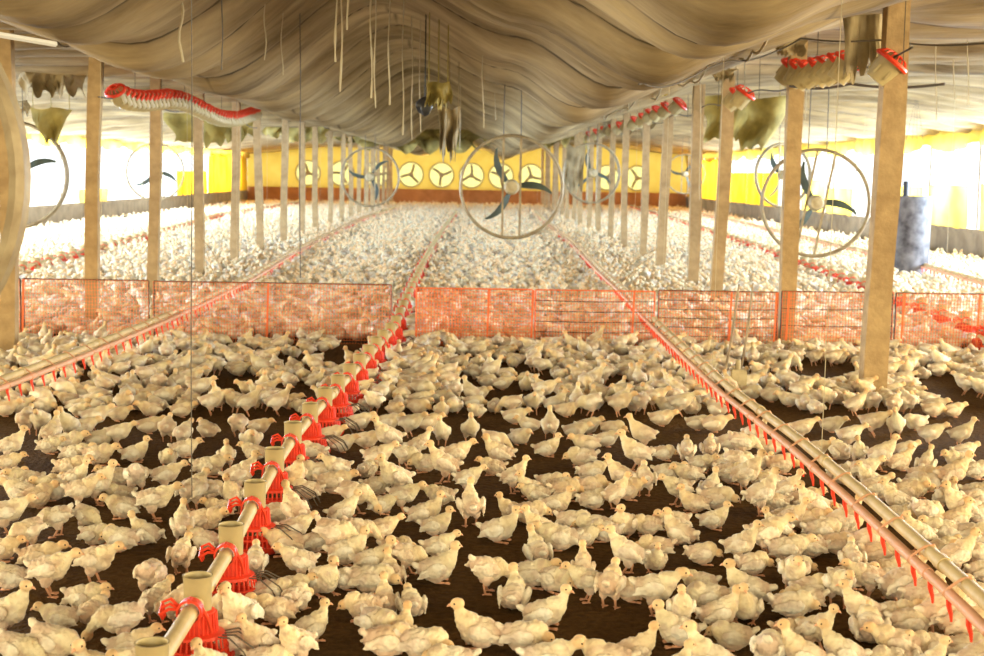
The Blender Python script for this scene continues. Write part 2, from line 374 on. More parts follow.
rp = [10.5, 13.5, 17.4, 19.4, 22.7, 25.3, 28.4, 31.6, 34.5, 37.6, 40.6, 43.6, 46.6, 49.6, 52.6, 55.6, 58.6, 61.6, 64.4]
rx = [2.93, 2.9, 2.9, 2.9, 2.9]
for k, Y in enumerate(rp):
    X = rx[k] if k < 5 else 2.9
    post(Y, X, .17 if k == 0 else (.145 if k < 5 else .12), ceilh(X, Y)+.05, [.04, .04, .07, .03, .05][k] if k < 5 else .05*math.sin(k*3),
         f'squared wooden roof post, {ordn(k, "nearest")}{" from the camera" if k else " the camera"} in the right row', 'right row of wooden posts', MT['wood'])
lp = [11.8, 14.3, 17.1, 19.9, 22.9, 25.5, 28.7, 31.5, 34.4, 37.7, 41, 44, 47, 50, 53, 56, 59, 62, 64.6]
for k, Y in enumerate(lp):
    post(Y, -3.8, .125, ceilh(-3.8, Y)+.05, [.02, .09, .05, .02][k] if k < 4 else .04*math.sin(k*2+1),
         f'squared wooden roof post, {ordn(k, "nearest")}{" from the camera" if k else " the camera"} in the left row', 'left row of wooden posts', MT['wood'])
# ------------------------------------------------------------------ circulation fans
def big_fan(name, parent_loc, D, yaw, blade0, lab, grp='hanging circulation fans', tilt=0, hub_cloth=False, skew=0, zc=None):
    root = empty(name, parent_loc, (tilt, 0, yaw)); R_ = D/2
    m = Matrix.Rotation(PI/2, 4, 'X')
    b = MB(); b.lathe([(R_-.026, -.045), (R_-.004, -.055), (R_+.012, -.03), (R_+.004, 0), (R_+.012, .03), (R_-.004, .055), (R_-.026, .045)], 64, m, close=True); b.build('fan_ring', MT['ring'], root)
    for s_ in (-1, 1):
        x = s_*.085*D; h_ = math.sqrt(R_*R_-x*x)
        b = MB(); b.box((x-.013, -.035, -h_), (x+.013, -.005, h_), Euler((0, skew, 0))); b.build('support_bar', MT['ring'], root, smooth=False)
    b = MB(); b.lathe([(.0, -.10), (.05, -.10), (.085, -.085), (.095, -.05), (.095, .06), (.07, .12), (0, .13)], 24, m); b.build('motor', MT['hub'], root)
    for k in range(3):
        a = blade0+k*2*PI/3
        b = MB(); n = 12; L_ = R_*.80
        def f(u, v):
            rr = .06+(L_-.06)*u; sweep = .30*u*u; w_ = (.036+.018*math.sin(PI*min(1, u*1.15)))*(1-.6*u**5)
            aa = a - sweep; c = Vector((math.cos(aa)*rr, 0, math.sin(aa)*rr)); t = Vector((-math.sin(aa), 0, math.cos(aa)))
            pit = .9-.5*u; return c + t*((v-.5)*2*w_*math.cos(pit)) + Vector((0, (v-.5)*2*w_*math.sin(pit)+.07, 0))
        b.sheet(f, n, 5, .004); b.build('blade', MT['blade'], root)
    for s_ in (-1, 1):
        zc_ = ceilh(parent_loc[0], parent_loc[1])-parent_loc[2]
        b = MB(); b.tube([(s_*.085*D, 0, R_*.98), (s_*.08*D, 0, max(R_+.03, zc_))], .006, 6); b.build('hanging_wire', MT['wire'], root)
    return tag(root, lab, 'fan', grp)
def fan_px_(px, py, Y, D, yaw, b0, lab, **k):
    p = atY(px, py, Y); return big_fan('circulation_fan', p, D, yaw, b0, lab, **k)
fan_px_(511.5, 187, 17.7, 1.25, 0, math.radians(9), 'large ring fan with three curved dark blades hanging over the centre litter')
fan_px_(815.5, 203, 17.2, 1.27, -.1, math.radians(3), 'large ring fan hanging between the two nearest right posts', skew=.17)
fan_px_(783, 175, 29, 1.27, .35, math.radians(15), 'ring fan directly behind the large fan between the nearest right posts')
fan_px_(592, 173, 31, 1.27, .3, math.radians(-8), 'ring fan hanging behind the right post row beside a torn hanging cloth')
fan_px_(685, 174, 47, 1.27, 0, math.radians(180), 'small distant ring fan seen just right of a right-row post')
fan_px_(370, 177, 31, 1.25, -.1, math.radians(60), 'ring fan with dusty hub hanging among the far left posts')
fan_px_(155, 172, 32.5, 1.27, .1, math.radians(-8), 'ring fan against the bright left side behind the second visible left post')
fan_px_(15, 175, 17.6, 1.27, 0, math.radians(36), 'ring fan cut by the left edge, one blade tip pointing right')
big_fan('circulation_fan', atY(-207, 172, 4.05), 1.27, .0, math.radians(95), 'very near thick-rimmed ring fan cropped by the left edge')
# far end wall fans
ef = None
for k, fx in enumerate(fxs):
    if ef is None:
        ef = empty('exhaust_fan', (fx, Y1-.02, FZ))
        m = Matrix.Rotation(PI/2, 4, 'X')
        b = MB(); b.lathe([(FR-.03, -.06), (FR+.02, -.06), (FR+.02, .06), (FR-.03, .06)], 40, m, close=True); b.build('fan_ring', MT['ring'], ef)
        b = MB(); b.lathe([(0, -.08), (.11, -.07), (.11, .05), (0, .06)], 16, m); b.build('motor', MT['ring'], ef)
        for q in range(3):
            a = math.radians(100)+q*2*PI/3
            b = MB()
            b.sheet(lambda u, v: (math.cos(a+.15*u)*(.08+.4*u)-math.sin(a)*(v-.5)*.11, (v-.5)*.05, math.sin(a+.15*u)*(.08+.4*u)+math.cos(a)*(v-.5)*.11), 6, 2, .006)
            b.build('blade', MT['ring'], ef)
        b = MB()
        for q in range(-2, 3): b.tube([(q*.2, -.05, -math.sqrt(FR*FR-(q*.2)**2)), (q*.2, -.05, math.sqrt(FR*FR-(q*.2)**2))], .004, 4); b.tube([(-math.sqrt(FR*FR-(q*.2)**2), -.05, q*.2), (math.sqrt(FR*FR-(q*.2)**2), -.05, q*.2)], .004, 4)
        b.build('guard', MT['wire'], ef)
        b = MB(); b.lathe([(0, .07), (FR-.02, .07), (FR-.02, .074), (0, .074)], 40, Matrix.Rotation(PI/2, 4, 'X') @ Matrix.Scale(-1, 4, (0, 0, 1))); b.build('tint_disc', MT['tint_disc'], ef)  # disc added behind the blades so the opening glows yellowish white
        o = ef
    else:
        o = copy_tree(ef); o.location = (fx, Y1-.02, FZ); o.rotation_euler = (0, .0, 0)
        for ch in o.children:
            if ch.name.startswith('blade'): ch.rotation_euler = (0, k*.9, 0)
    tag(o, f'round exhaust fan in the yellow far end curtain, {ordn(k, "leftmost")}{" from left" if k else ""}', 'exhaust fan', 'exhaust fans in the far end')
# ------------------------------------------------------------------ pan feeder
def pan_feeder():
    root = empty('pan_feeder')
    b = MB(); b.lathe([(.042, .185), (.044, .19), (.046, .30), (.049, .305), (.044, .305), (.042, .30), (.040, .20)], 24, close=True)
    b.lathe([(.0, .20), (.041, .20), (.041, .205), (0, .206)], 20)
    b.build('hopper', MT['khaki'], root)
    b = MB()   # ribbed cone and grill
    b.lathe([(.046, .195), (.056, .19), (.058, .125), (.085, .118), (.088, .108), (.060, .108), (.054, .118), (.052, .185)], 28, close=True)
    for k in range(28):
        a = 2*PI*k/28; c, s = math.cos(a), math.sin(a)
        b.tube([(c*.058, s*.058, .185), (c*.063, s*.063, .12)], .0035, 5, False)
        b.tube([(c*.086, s*.086, .113), (c*.092, s*.092, .07), (c*.100, s*.100, .03)], .004, 5)
    b.lathe([(.094, .075), (.099, .075), (.099, .068), (.094, .068)], 28, close=True)
    b.build('grill', MT['red'], root)
    b = MB(); b.lathe([(.0, .008), (.098, .008), (.115, .03), (.118, .042), (.112, .042), (.096, .016), (0, .014)], 28); b.build('pan', MT['red'], root)
    b = MB()   # forked clamp on the pipe, reaching sideways
    for dy in (-.045, -.06, -.075):
        b.lathe([(.034, -.006), (.041, -.006), (.041, .006), (.034, .006)], 18, Matrix.Translation((0, dy-.07, .225)) @ Matrix.Rotation(PI/2, 4, 'X'), close=True)
    for k in range(3):
        b.tube([(-.034, -.118-.012*k, .235), (-.062, -.118-.016*k, .262-.012*k), (-.088, -.115-.020*k, .250-.014*k), (-.082, -.115-.014*k, .205)], .0055, 6)
    b.tube([(-.088, -.115, .25), (-.090, -.155, .222)], .0045, 6)
    b.tube([(.034, -.125, .235), (.050, -.11, .2), (.056, -.07, .14)], .007, 6)
    b.tube([(0, -.115, .262), (0, -.15, .262)], .008, 6)
    b.build('clamp', MT['red'], root)
    b = MB()
    for k in range(4):
        a = -.55+.28*k
        c, s = math.cos(a), math.sin(a)
        b.tube([(c*.085, s*.085, .115), (c*.13, s*.13, .12), (c*.19, s*.19, .085), (c*.215, s*.215, .045)], .0028, 5)
    b.build('wire_guard', MT['wire'], root)
    return root
def path_world(pts, z): return [atz(x, y, z) for x, y in pts]
def resample(P, step, smooth=True):
    P = [p for p in P if p.y < 65.5]
    out = [P[0].copy()]; acc = 0
    for a, c in zip(P, P[1:]):
        L_ = (c-a).length; t = step-acc
        while t <= L_: out.append(a+(c-a)*(t/L_)); t += step
        acc = L_-(t-step)
    return out
PF = pan_feeder(); first_feeder = [True]
FEED_ALL = []
def put_feeder(p, yaw, lab, grp, sc_=1):
    global PF
    o = PF if first_feeder[0] else copy_tree(PF)
    first_feeder[0] = False
    o.location = (p.x, p.y, 0); o.scale = (sc_, sc_, 1); FEED_ALL.append((p.x, p.y, .13*sc_)); o.rotation_euler = (0, 0, yaw); tag(o, lab, 'feeder', grp); return o
near = path_world([(152, 642), (197.6, 575), (231, 524), (255, 481), (274.6, 448), (293, 422), (310, 403), (325, 387.5), (338, 375), (349.5, 364), (359.6, 354), (368.6, 345), (376, 337), (383, 330), (390, 323), (396, 316)], .305)
farp = path_world([(396, 316), (403, 301), (412, 282), (424, 258), (436, 238), (446, 223), (456, 211)], .305)
farq = resample(farp, .8)[1:]
CF = near+farq
for k, p in enumerate(CF):
    q = CF[min(k+1, len(CF)-1)]; r_ = CF[max(k-1, 0)]; d = q-r_; yaw = -math.atan2(d.x, d.y)
    put_feeder(p, yaw, f'red and khaki pan feeder on the centre line, {ordn(k, "nearest")}{" from the camera" if k else " the camera"}', 'feeders on the centre line')
feedxy = [(p.x, p.y) for p in CF]
ext = CF[0]+(CF[0]-CF[1])*1.0
def pipe_thing(name, pts, r, m, lab, cat, z=None, parent=None):
    P = [Vector((p.x, p.y, z if z else p.z)) for p in pts]
    Q = []
    for a, c in zip(P, P[1:]):
        for t in range(4): Q.append(a+(c-a)*t/4)
    Q.append(P[-1])
    b = MB(); b.tube(Q, r, 12)
    # sleeve joints each few metres
    acc = 0
    for a, c in zip(Q, Q[1:]):
        acc += (c-a).length
        if acc > 1.4 and (c-a).length > .01:
            acc = 0; dd = (c-a).normalized(); b.tube([a, a+dd*.07], r*1.18, 12)
    o = b.build(name, m, parent)
    if lab: tag(o, lab, cat)
    return o
pipe_thing('feeder_pipe', [ext]+CF, .027, MT['pipe'], 'khaki auger pipe carrying the centre line of red feeders', 'pipe', .22)
LF = resample(path_world([(-60, 285), (0, 268), (50, 255), (100, 243), (150, 231), (195, 220), (218, 213), (255, 207.5), (302, 201)], .29), .8)
for k, p in enumerate(LF): put_feeder(p, .25, f'red pan feeder on the far left line, {ordn(k, "nearest")}{" from the camera" if k else " the camera"}', 'feeders on the left line', 1.45)
pipe_thing('feeder_pipe', LF, .028, MT['pipe'], 'khaki auger pipe carrying the far left line of red feeders', 'pipe', .22)
RF = [p for p in resample(path_world([(1010, 330), (975, 316), (940, 305), (906, 294), (866, 279), (829, 266), (811, 260), (773, 248), (738, 237), (699, 225), (661, 213), (630, 205), (612, 201)], .29), .8) if p.y < 65.4]
for k, p in enumerate(RF): put_feeder(p, -.22, f'red pan feeder on the right line, {ordn(k, "nearest")}{" from the camera" if k else " the camera"}', 'feeders on the right line', 1.45)
pipe_thing('feeder_pipe', RF, .028, MT['pipe'], 'khaki auger pipe carrying the right line of red feeders', 'pipe', .22)
print('feeders', len(CF), len(LF), len(RF))
# ------------------------------------------------------------------ nipple drinker lines
def drinker(pts, z, lab, detail=True, step=.21, sup=True, nmax=98):
    P = path_world(pts, z); root = empty('drinker_line', (P[0].x, P[0].y, 0)); off = Vector((P[0].x, P[0].y, 0))
    W = [p-off for p in P]
    side = Vector((-.058, 0, -.030)) if P[0].x > 0 else Vector((.058, 0, -.030))
    for o_, r_, m_, nm in ((Vector((0, 0, 0)), .025, MT['pipe'], 'support_pipe'), (side, .019, MT['pinkpipe'], 'water_pipe')):
        pipe_thing(nm, [w+o_ for w in W], r_, m_, None, None, None, root)
    R = resample(W, step); n = 0
    base = None
    clip = None
    for k, p in enumerate(R):
        if k >= nmax: break
        c = p+side
        if base is None:
            b = MB(); b.tube([(0, 0, -.012), (0, 0, -.04), (.008, 0, -.068)], [.011, .009, .007], 7)
            b.tube([(.008, 0, -.065), (.011, 0, -.095)], [.007, .004], 7)
            base = b.build('nipple', MT['red'], root); o = base
        else: o = base.copy(); C.objects.link(o); o.parent = root
        o.location = c
    for k, p in enumerate(resample(W, .42)[:90]):
        if clip is None:
            b = MB(); b.tube([(.028, 0, .0), (.012, 0, .027), (-.02, 0, .02), (-.058, 0, -.008), (-.080, 0, -.030), (-.058, 0, -.053)], .0055, 6); clip = b.build('clip', MT['pinkpipe'], root, smooth=False); o = clip
        else: o = clip.copy(); C.objects.link(o); o.parent = root
        o.location = p; o.scale = (1 if side.x < 0 else -1, 1, 1)
    b = MB()
    if nmax < len(R):
        for p in R[nmax:]:
            c = p+side; b.tube([c+Vector((0, 0, -.012)), c+Vector((.01, 0, -.12))], .009, 4)
        o = b.build('nipple', MT['red'], root); tag(o, kind='stuff')
    else: b.b.free()
    # hoist cords
    for k, p in enumerate(resample(W, 3.0)):
        if k == 0: continue
        h = ceilh(p.x+off.x, p.y+off.y)
        b = MB(); b.tube([p, Vector((p.x+.01, p.y, h+.02))], .0022, 4); b.build('hoist_cord', MT['rope'], root)
    return tag(root, lab, 'drinker line', 'nipple drinker lines')
RD = [(1060, 672), (984, 600), (860, 490), (800, 440), (730, 388), (690, 352), (655, 320), (625, 290), (600, 268), (575, 243), (560, 232), (548, 222), (535, 212)]
LD = [(-60, 402), (0, 380), (75, 352), (150, 322), (200, 300), (250, 276), (290, 252), (320, 237), (360, 218), (396, 207)]
drinker(RD, .27, 'khaki twin-pipe drinker line with red nipples running from the bottom right corner')
drinker(LD, .27, 'khaki twin-pipe drinker line with red nipples running from the left edge')
drinker([(1080, 308), (984, 281), (934, 267), (886, 255), (836, 244), (800, 235), (740, 221), (700, 213)], .3, 'distant drinker line along the right low wall', step=.25)
# ------------------------------------------------------------------ orange net fence
FY = 13.4
def fence_panel(x0, x1, lab, wires=0, dense=False, slats=(), h=.52, top='dark'):
    X0 = atY(x0, 320, FY).x; X1 = atY(x1, 320, FY).x
    root = empty('net_panel', ((X0+X1)/2, FY, 0)); hw = (X1-X0)/2-.01
    b = MB(); r_ = .008
    b.tube([(-hw, 0, .0), (-hw, 0, h)], r_, 6); b.tube([(hw, 0, 0), (hw, 0, h)], r_, 6); b.tube([(-hw, 0, h), (hw, 0, h)], r_*.9, 6); b.tube([(-hw, 0, .02), (hw, 0, .02)], r_*.8, 6)
    b.build('frame', MT['dark'] if top == 'dark' else MT['orange'], root)
    b = MB(); n = int(2*hw/.027); m = 17
    ph = random.random()*6
    def wv(x, z): return .012*math.sin(x*5+ph)+.01*math.sin(z*20+x*2)-.018
    reps = [0, .008] if dense else [0]
    for rp_ in reps:
        for i in range(n+1):
            x = -hw+2*hw*i/n+rp_
            if dense and rp_ and x > -hw*.2: continue
            ww = .0026
            for j in range(6):
                z0, z1 = h*j/6, h*(j+1)/6
                b.b.faces.new([b.b.verts.new(v) for v in ((x-ww, wv(x, z0), z0), (x+ww, wv(x, z0)-.002, z0), (x+ww, wv(x, z1)-.002, z1), (x-ww, wv(x, z1), z1))])
        for j in range(m+1):
            z = h*j/m+rp_
            for i in range(12):
                xa, xb = -hw+2*hw*i/12, -hw+2*hw*(i+1)/12
                b.b.faces.new([b.b.verts.new(v) for v in ((xa, wv(xa, z)-.003, z-.0019), (xb, wv(xb, z)-.003, z-.0019), (xb, wv(xb, z)-.003, z+.0019), (xa, wv(xa, z)-.003, z+.0019))])
    b.build('netting', MT['orange'], root, smooth=False)
    for s_ in slats:
        b = MB(); x = -hw+2*hw*s_; b.box((x-.009, -.035, .0), (x+.009, -.02, h*1.0), Euler((0, .03, 0))); b.build('slat', MT['orange'], root, smooth=False)
    for k in range(wires):
        b = MB(); z = h*(1-(k+1)/(wires+1.5)); b.tube([(-hw, -.03, z), (0, -.03, z-.006), (hw, -.03, z+.004)], .0035, 5); b.build('cross_wire', MT['dark'], root)
    return tag(root, lab, 'fence panel', 'orange net panels across the house')
fence_panel(-130, 22, 'orange net panel at the left edge', slats=(.2,), h=.56)
fence_panel(23, 150, 'orange net panel left of the left drinker line, with thin dark frame', slats=(.0,), h=.56)
fence_panel(153, 392, 'wide orange net panel between the left drinker line and the centre feeders', slats=(.48,), h=.555)
fence_panel(415, 533, 'densely doubled orange net panel just right of the centre feeder line', dense=True, slats=(.62, 1), h=.53, top='orange')
fence_panel(534, 655, 'orange net panel with cross wires ending at the right drinker line', wires=4, slats=(.82,), h=.53, top='orange')
fence_panel(657, 778, 'dark framed orange net panel with cross wires left of second right post', wires=5, slats=(.6, .98), h=.54)
fence_panel(780, 893, 'orange net panel between the two nearest right posts', wires=2, slats=(.05,), h=.55)
fence_panel(894, 1060, 'orange net panel at the right edge behind the nearest post', slats=(.04, .5), h=.55)
# ------------------------------------------------------------------ hung-up spare feeders
def spare():
    root = empty('spare_feeder')
    b = MB(); b.lathe([(.075, -.17), (.080, -.17), (.098, -.03), (.110, 0), (.104, .004), (.092, -.03), (.075, -.16)], 24, close=True); b.lathe([(0, -.165), (.078, -.17), (.078, -.16), (0, -.155)], 20)
    for k in range(6):
        a = 2*PI*k/6; b.box((math.cos(a)*.092-.008, math.sin(a)*.092-.008, -.13), (math.cos(a)*.092+.008, math.sin(a)*.092+.008, -.06))
    b.build('cup', MT['khaki'], root)
    b = MB(); b.lathe([(.100, -.005), (.128, -.012), (.136, .005), (.128, .022), (.100, .018)], 26, close=True)
    for k in range(14):
        a = 2*PI*k/14; b.tube([(math.cos(a)*.12, math.sin(a)*.12, .01), (math.cos(a)*.09, math.sin(a)*.09, .05), (math.cos(a)*.05, math.sin(a)*.05, .062)], .006, 5)
    b.lathe([(.035, .055), (.055, .055), (.055, .068), (.035, .068)], 16, close=True)
    b.build('red_grill', MT['red'], root)
    return root
SP = spare(); fs = [True]
def put_spare(X, Y, z, rot, lab, grp, sc_=1):
    o = SP if fs[0] else copy_tree(SP); fs[0] = False
    o.location = (X, Y, z); o.rotation_euler = rot; o.scale = (sc_,)*3; tag(o, lab, 'feeder', grp)
ks = []
def rowx(px, X=2.9): return F*X/(px-475)
rs = [(884, 66)]+[(842, 66), (832, 69), (822, 70), (812, 73), (803, 74), (795, 72), (787, 71)]+[(740, 96), (733, 99)]+[(676, 106), (664, 110), (655, 113), (648, 116), (641, 120), (633, 123), (625, 126), (618, 128), (610, 130), (602, 132), (595, 134), (588, 136)]
for k, (px, py) in enumerate(rs):
    Y = rowx(px, 2.95); p = atY(px, py, Y)
    put_spare(p.x+.05, Y, p.z+.03, (math.radians(8+random.uniform(-6, 6)), math.radians(40+random.uniform(-8, 8)), math.radians(-12)), f'khaki spare feeder with red grill hung along the right posts, {ordn(k, "nearest")}{" from the camera" if k else " the camera"}', 'spare feeders hung along the right posts')
Y = 14.6; k = 0
while Y < 24:
    px = 475-F*3.62/Y
    t = (px-105)/(238-105); py = 78+30*sm(t)**.8+5*math.sin(t*9)
    p = atY(px, py+6, Y)
    put_spare(p.x, Y, p.z, (math.radians(38+random.uniform(-5, 5)), math.radians(-18+random.uniform(-6, 6)), 0), f'khaki spare feeder with red grill hung along the left posts, {ordn(k, "nearest")}{" from the camera" if k else " the camera"}', 'spare feeders hung along the left posts', .84)
    Y += .21; k += 1
for X, ya, yb, s_ in ((2.95, 10, 37, 'right'), (-3.62, 14, 24, 'left')):
    b = MB(); pts = []; y = ya
    while y <= yb: pts.append((X, y, (2.48 if s_ == 'right' else 2.3)+.04*math.cos(y*2))); y += .4
    b.tube(pts, .008, 6)
    y = ya+.2
    while y < yb:
        b.tube([(X, y, 2.42), (X, y, ceilh(X, y))], .004, 4); y += 1.3
    tag(b.build('suspension_line', MT['wire']), f'rope the spare feeders hang from along the {s_} post row', 'rope')
# ------------------------------------------------------------------ grey hanging bin
p = atY(908, 281, 22.5)
root = empty('feed_hopper', (p.x, 22.5, p.z))
b = MB(); b.lathe([(.29, .0), (.30, 0), (.30, 1.32), (.29, 1.32)], 36, close=True); b.lathe([(0, .01), (.295, .01), (.295, .02), (0, .02)], 30); b.build('drum', MT['greybin'], root)
b = MB(); b.tube([(-.1, 0, 1.25), (-.1, 0, 1.55)], .045, 14); b.build('inlet_pipe', MT['black'], root)
b = MB(); b.tube([(0, 0, .02), (0, 0, -.22)], .03, 12); b.build('outlet', MT['black'], root)
b = MB()
for a in (0, PI/2, PI, 1.5*PI): b.tube([(.29*math.cos(a), .29*math.sin(a), 1.3), (.02*math.cos(a), .02*math.sin(a), ceilh(p.x, 22.5)-p.z)], .003, 4)
b.build('hanging_wire', MT['wire'], root)
tag(root, 'dark grey cylindrical hopper with peeling pale patches hanging behind the nearest right post', 'hopper')
# ------------------------------------------------------------------ torn cloths
def drape(name, px0, py0, px1, py1, Y, folds, m, lab, jag=.15, dep=.12, seed=0, taper=0, cat='cloth'):
    a = atY(px0, py0, Y); c = atY(px1, py1, Y); W = c.x-a.x; H = a.z-c.z; rnd = random.Random(seed)
    jj = [rnd.uniform(0, jag) for _ in range(20)]
    b = MB()
    def f(u, v):
        j = interp([(i/19, jj[i]) for i in range(20)], u)
        cx = .5+(u-.5)*(1-taper*v)
        return (a.x+W*cx+.04*W*math.sin(v*6+seed), Y+dep*math.sin(u*folds*2*PI+v*1.5+seed)*(.3+.7*v)+.3*dep*math.sin(v*9+u*4), a.z-H*(1-j)*v+.03*H*math.sin(u*9+seed))
    b.sheet(f, 36, 22, .004)
    for u_ in (.08, .5, .92):
        p_ = Vector(f(u_, 0)); hz = ceilh(p_.x, p_.y)
        if hz > p_.z: b.tube([p_, Vector((p_.x, p_.y, hz+.01))], .005, 5)
    o = b.build(name, m); return tag(o, lab, cat, None)
drape('hanging_cloth', 846, -14, 886, 84, 10.9, 1.6, MT['cloth'], 'dirty brown cloth hanging beside the nearest right post', .25, .07, 3, -.1)
drape('hanging_cloth', 696, 96, 788, 153, 20, 2.2, MT['olive'], 'olive drooping tarpaulin behind the second and third right posts', .28, .15, 5, .3)
drape('hanging_cloth', 776, 38, 806, 58, 13, 1.2, MT['cloth'], 'small torn beige scrap hanging above the right feeder cluster', .3, .05, 8, .1)
drape('hanging_cloth', 708, 68, 737, 84, 15.5, 1.3, MT['cloth'], 'small torn scrap above the third right post', .5, .05, 9, .4)
drape('hanging_cloth', 652, 88, 668, 97, 19, 1, MT['paleyellow'], 'tiny pale scrap hanging above the fourth right post', .3, .04, 10, .2)
drape('hanging_cloth', 428, 82, 450, 112, 13, 1.5, MT['olive'], 'crumpled yellowish tarp scrap hanging at the ridge', .4, .09, 11, -.2)
drape('hanging_cloth', 438, 108, 460, 166, 16.5, 2, MT['cloth'], 'long ragged strip of dusty tarp hanging near the ridge', .45, .1, 12, .3)
drape('hanging_cloth', 566, 146, 584, 196, 29.5, 1.2, MT['cloth'], 'grey green torn sheet beside a far ring fan in the right row', .3, .08, 13, .1)
drape('hanging_cloth', 16, 62, 88, 104, 16, 1.8, MT['cloth'], 'crumpled dusty tarp hanging at upper left beside the first left posts', .5, .12, 14, .2)
drape('hanging_cloth', 28, 108, 72, 145, 17.5, 1.0, MT['olive'], 'yellow brown triangular tarp corner at the left', .2, .08, 15, .75)
drape('hanging_cloth', 165, 112, 262, 152, 26, 2.5, MT['olive'], 'yellowish drooping tarp edge between left posts', .6, .12, 16, .2)
drape('hanging_cloth', 0, 100, 30, 118, 19, 1.2, MT['cloth'], 'small brown tarp scrap at the far left edge', .4, .08, 17, .1)
drape('hanging_cloth', 600, 118, 655, 140, 33, 2.5, MT['cloth'], 'dusty tarp edge drooping behind the right row of posts', .6, .12, 18, .1)
drape('hanging_cloth', 262, 122, 330, 146, 36, 3, MT['olive'], 'olive tarp edge drooping among the far left posts', .6, .12, 19, .1)
drape('hanging_cloth', 330, 128, 480, 158, 44, 6, MT['olive'], 'wide ragged tarp edge drooping before the far yellow end', .6, .15, 20, .05)
drape('hanging_cloth', 480, 122, 600, 152, 46, 5, MT['olive'], 'ragged tarp edge drooping right of centre before the far end', .6, .15, 21, .05)
p = atY(425, 106, 13.2)
b = MB(); b.ico(p, (.075, .06, .085), 3)
for v in b.b.verts: v.co += Vector((1, 1, 1))*.02*noise.noise(v.co*18)
b.tube([p, Vector((p.x, p.y, ceilh(p.x, p.y)+.01))], .006, 5)
tag(b.build('plastic_bag', MT['black']), 'black plastic bag bundled in the torn tarp at the ridge', 'bag')
# ------------------------------------------------------------------ hanging cords and wires
def cord(px, y0, y1, Y, r, m, lab, wob=.01, cat='cord', fuzz=0):
    a = atY(px, y0, Y); c = atY(px, y1, Y); top = max(a.z, ceilh(a.x, Y)+.01)
    pts = []; n = max(6, int((top-c.z)/.06)); rn = random.Random(int(px*7))
    for i in range(n+1):
        t = i/n; pts.append((a.x+(c.x-a.x)*t+wob*math.sin(t*9+px), Y+wob*math.cos(t*7+px), top+(c.z-top)*t))
    b = MB(); b.tube(pts, [r*(1+fuzz*rn.random()) for _ in pts], 5)
    return tag(b.build('dusty_rope' if m is MT['rope'] else 'steel_wire', m), lab, cat, 'cords and wires hanging from the ceiling')
cord(192, -20, 498, 5.4, .0022, MT['wire'], 'long thin dark wire dropping to the left of the near feeders', .002, 'wire')
cord(222, -20, 70, 9, .0045, MT['wire'], 'short dark wire at upper left ending above the posts', .003, 'wire')
cord(300, -20, 278, 12.5, .005, MT['wire'], 'dark wire hanging down to the wide net panel', .003, 'wire')
cord(181, -10, 62, 9, .008, MT['rope'], 'short pale cord with a knot at upper left', .012)
for k, (px, y1, Y, l_) in enumerate([(336, 62, 9, 'leftmost'), (341, 92, 9.5, 'second'), (348, 30, 8.5, 'third'), (371, 98, 10, 'fourth'), (375, 108, 10.4, 'fifth'), (389, 105, 11, 'sixth'), (403, 135, 13, 'seventh'), (412, 140, 14.5, 'eighth'), (420, 132, 15, 'ninth')]):
    cord(px, -10, y1, Y, .0032, MT['rope'], f'dust-coated rope strand hanging along the ridge, {l_} of nine', .006, fuzz=1.6)
for k, (px, y1, Y) in enumerate([(265, 60, 11), (282, 75, 12), (483, 128, 14), (495, 120, 20), (628, 110, 18), (641, 20, 12), (700, 200, 14.5), (745, 90, 14), (692, 70, 12), (806, 120, 16), (936, 120, 14), (968, 105, 13), (954, 100, 15), (578, 125, 24), (604, 120, 22), (460, 150, 22)]):
    cord(px, -10, y1, Y, .0035, MT['rope'], f'thin dusty cord hanging from the ceiling, {ordn(k, "first")} in the order of the hanging row' if 0 else f'thin dusty cord hanging from the ceiling at {["upper left, left of two","upper left, right of two","centre, left of the central fan top","centre over the big fan","right of centre over the spare feeders","top edge right of centre","the third right post","the right near the olive tarpaulin","the right above the fourth post","the right below the feeder cluster","the far right, left of three","the far right edge","the far right, middle of three","the spare feeders left end","the spare feeders middle","the ridge far back"][k]}', .008, fuzz=.8)
# cables along the ceiling
def cable(pts, r, m, lab, cat='cable'):
    P = [atY(x, y, Y) for x, y, Y in pts]; Q = []
    for a, c in zip(P, P[1:]):
        for t in range(14): Q.append(a+(c-a)*t/14+Vector((0, 0, 0 if m is MT['white'] else -.03*math.sin(PI*t/14))))
    Q.append(P[-1])
    if m is not MT['white']:
        for q in Q: q.z = min(q.z, ceilh(q.x, q.y)-.02-r)
    b = MB(); b.tube(Q, r, 6); return tag(b.build('overhead_line', m), lab, cat)
cable([(-20, 12, 9), (60, 22, 10.5), (100, 38, 12), (170, 62, 15), (240, 95, 20), (330, 118, 26)], .007, MT['wire'], 'dark slack cable running along the left ceiling')
cable([(780, -10, 9), (745, 25, 11), (700, 62, 13.5), (650, 90, 17), (600, 118, 24)], .010, MT['rope'], 'pale rope running along the right ceiling towards the far end')
cable([(640, 35, 10), (700, 36, 10.5), (780, 34, 11), (880, 40, 10.8), (1000, 42, 10)], .007, MT['wire'], 'thin dark cable crossing the right ceiling above the spare feeders')
cable([(790, 86, 13.3), (850, 84, 12.6), (945, 84, 12)], .012, MT['wire'], 'dark straight rod across the right ceiling behind nearest post')
cable([(-10, 33, 8), (55, 44, 8.6)], .018, MT['white'], 'short white lamp tube at the upper left edge', 'lamp')
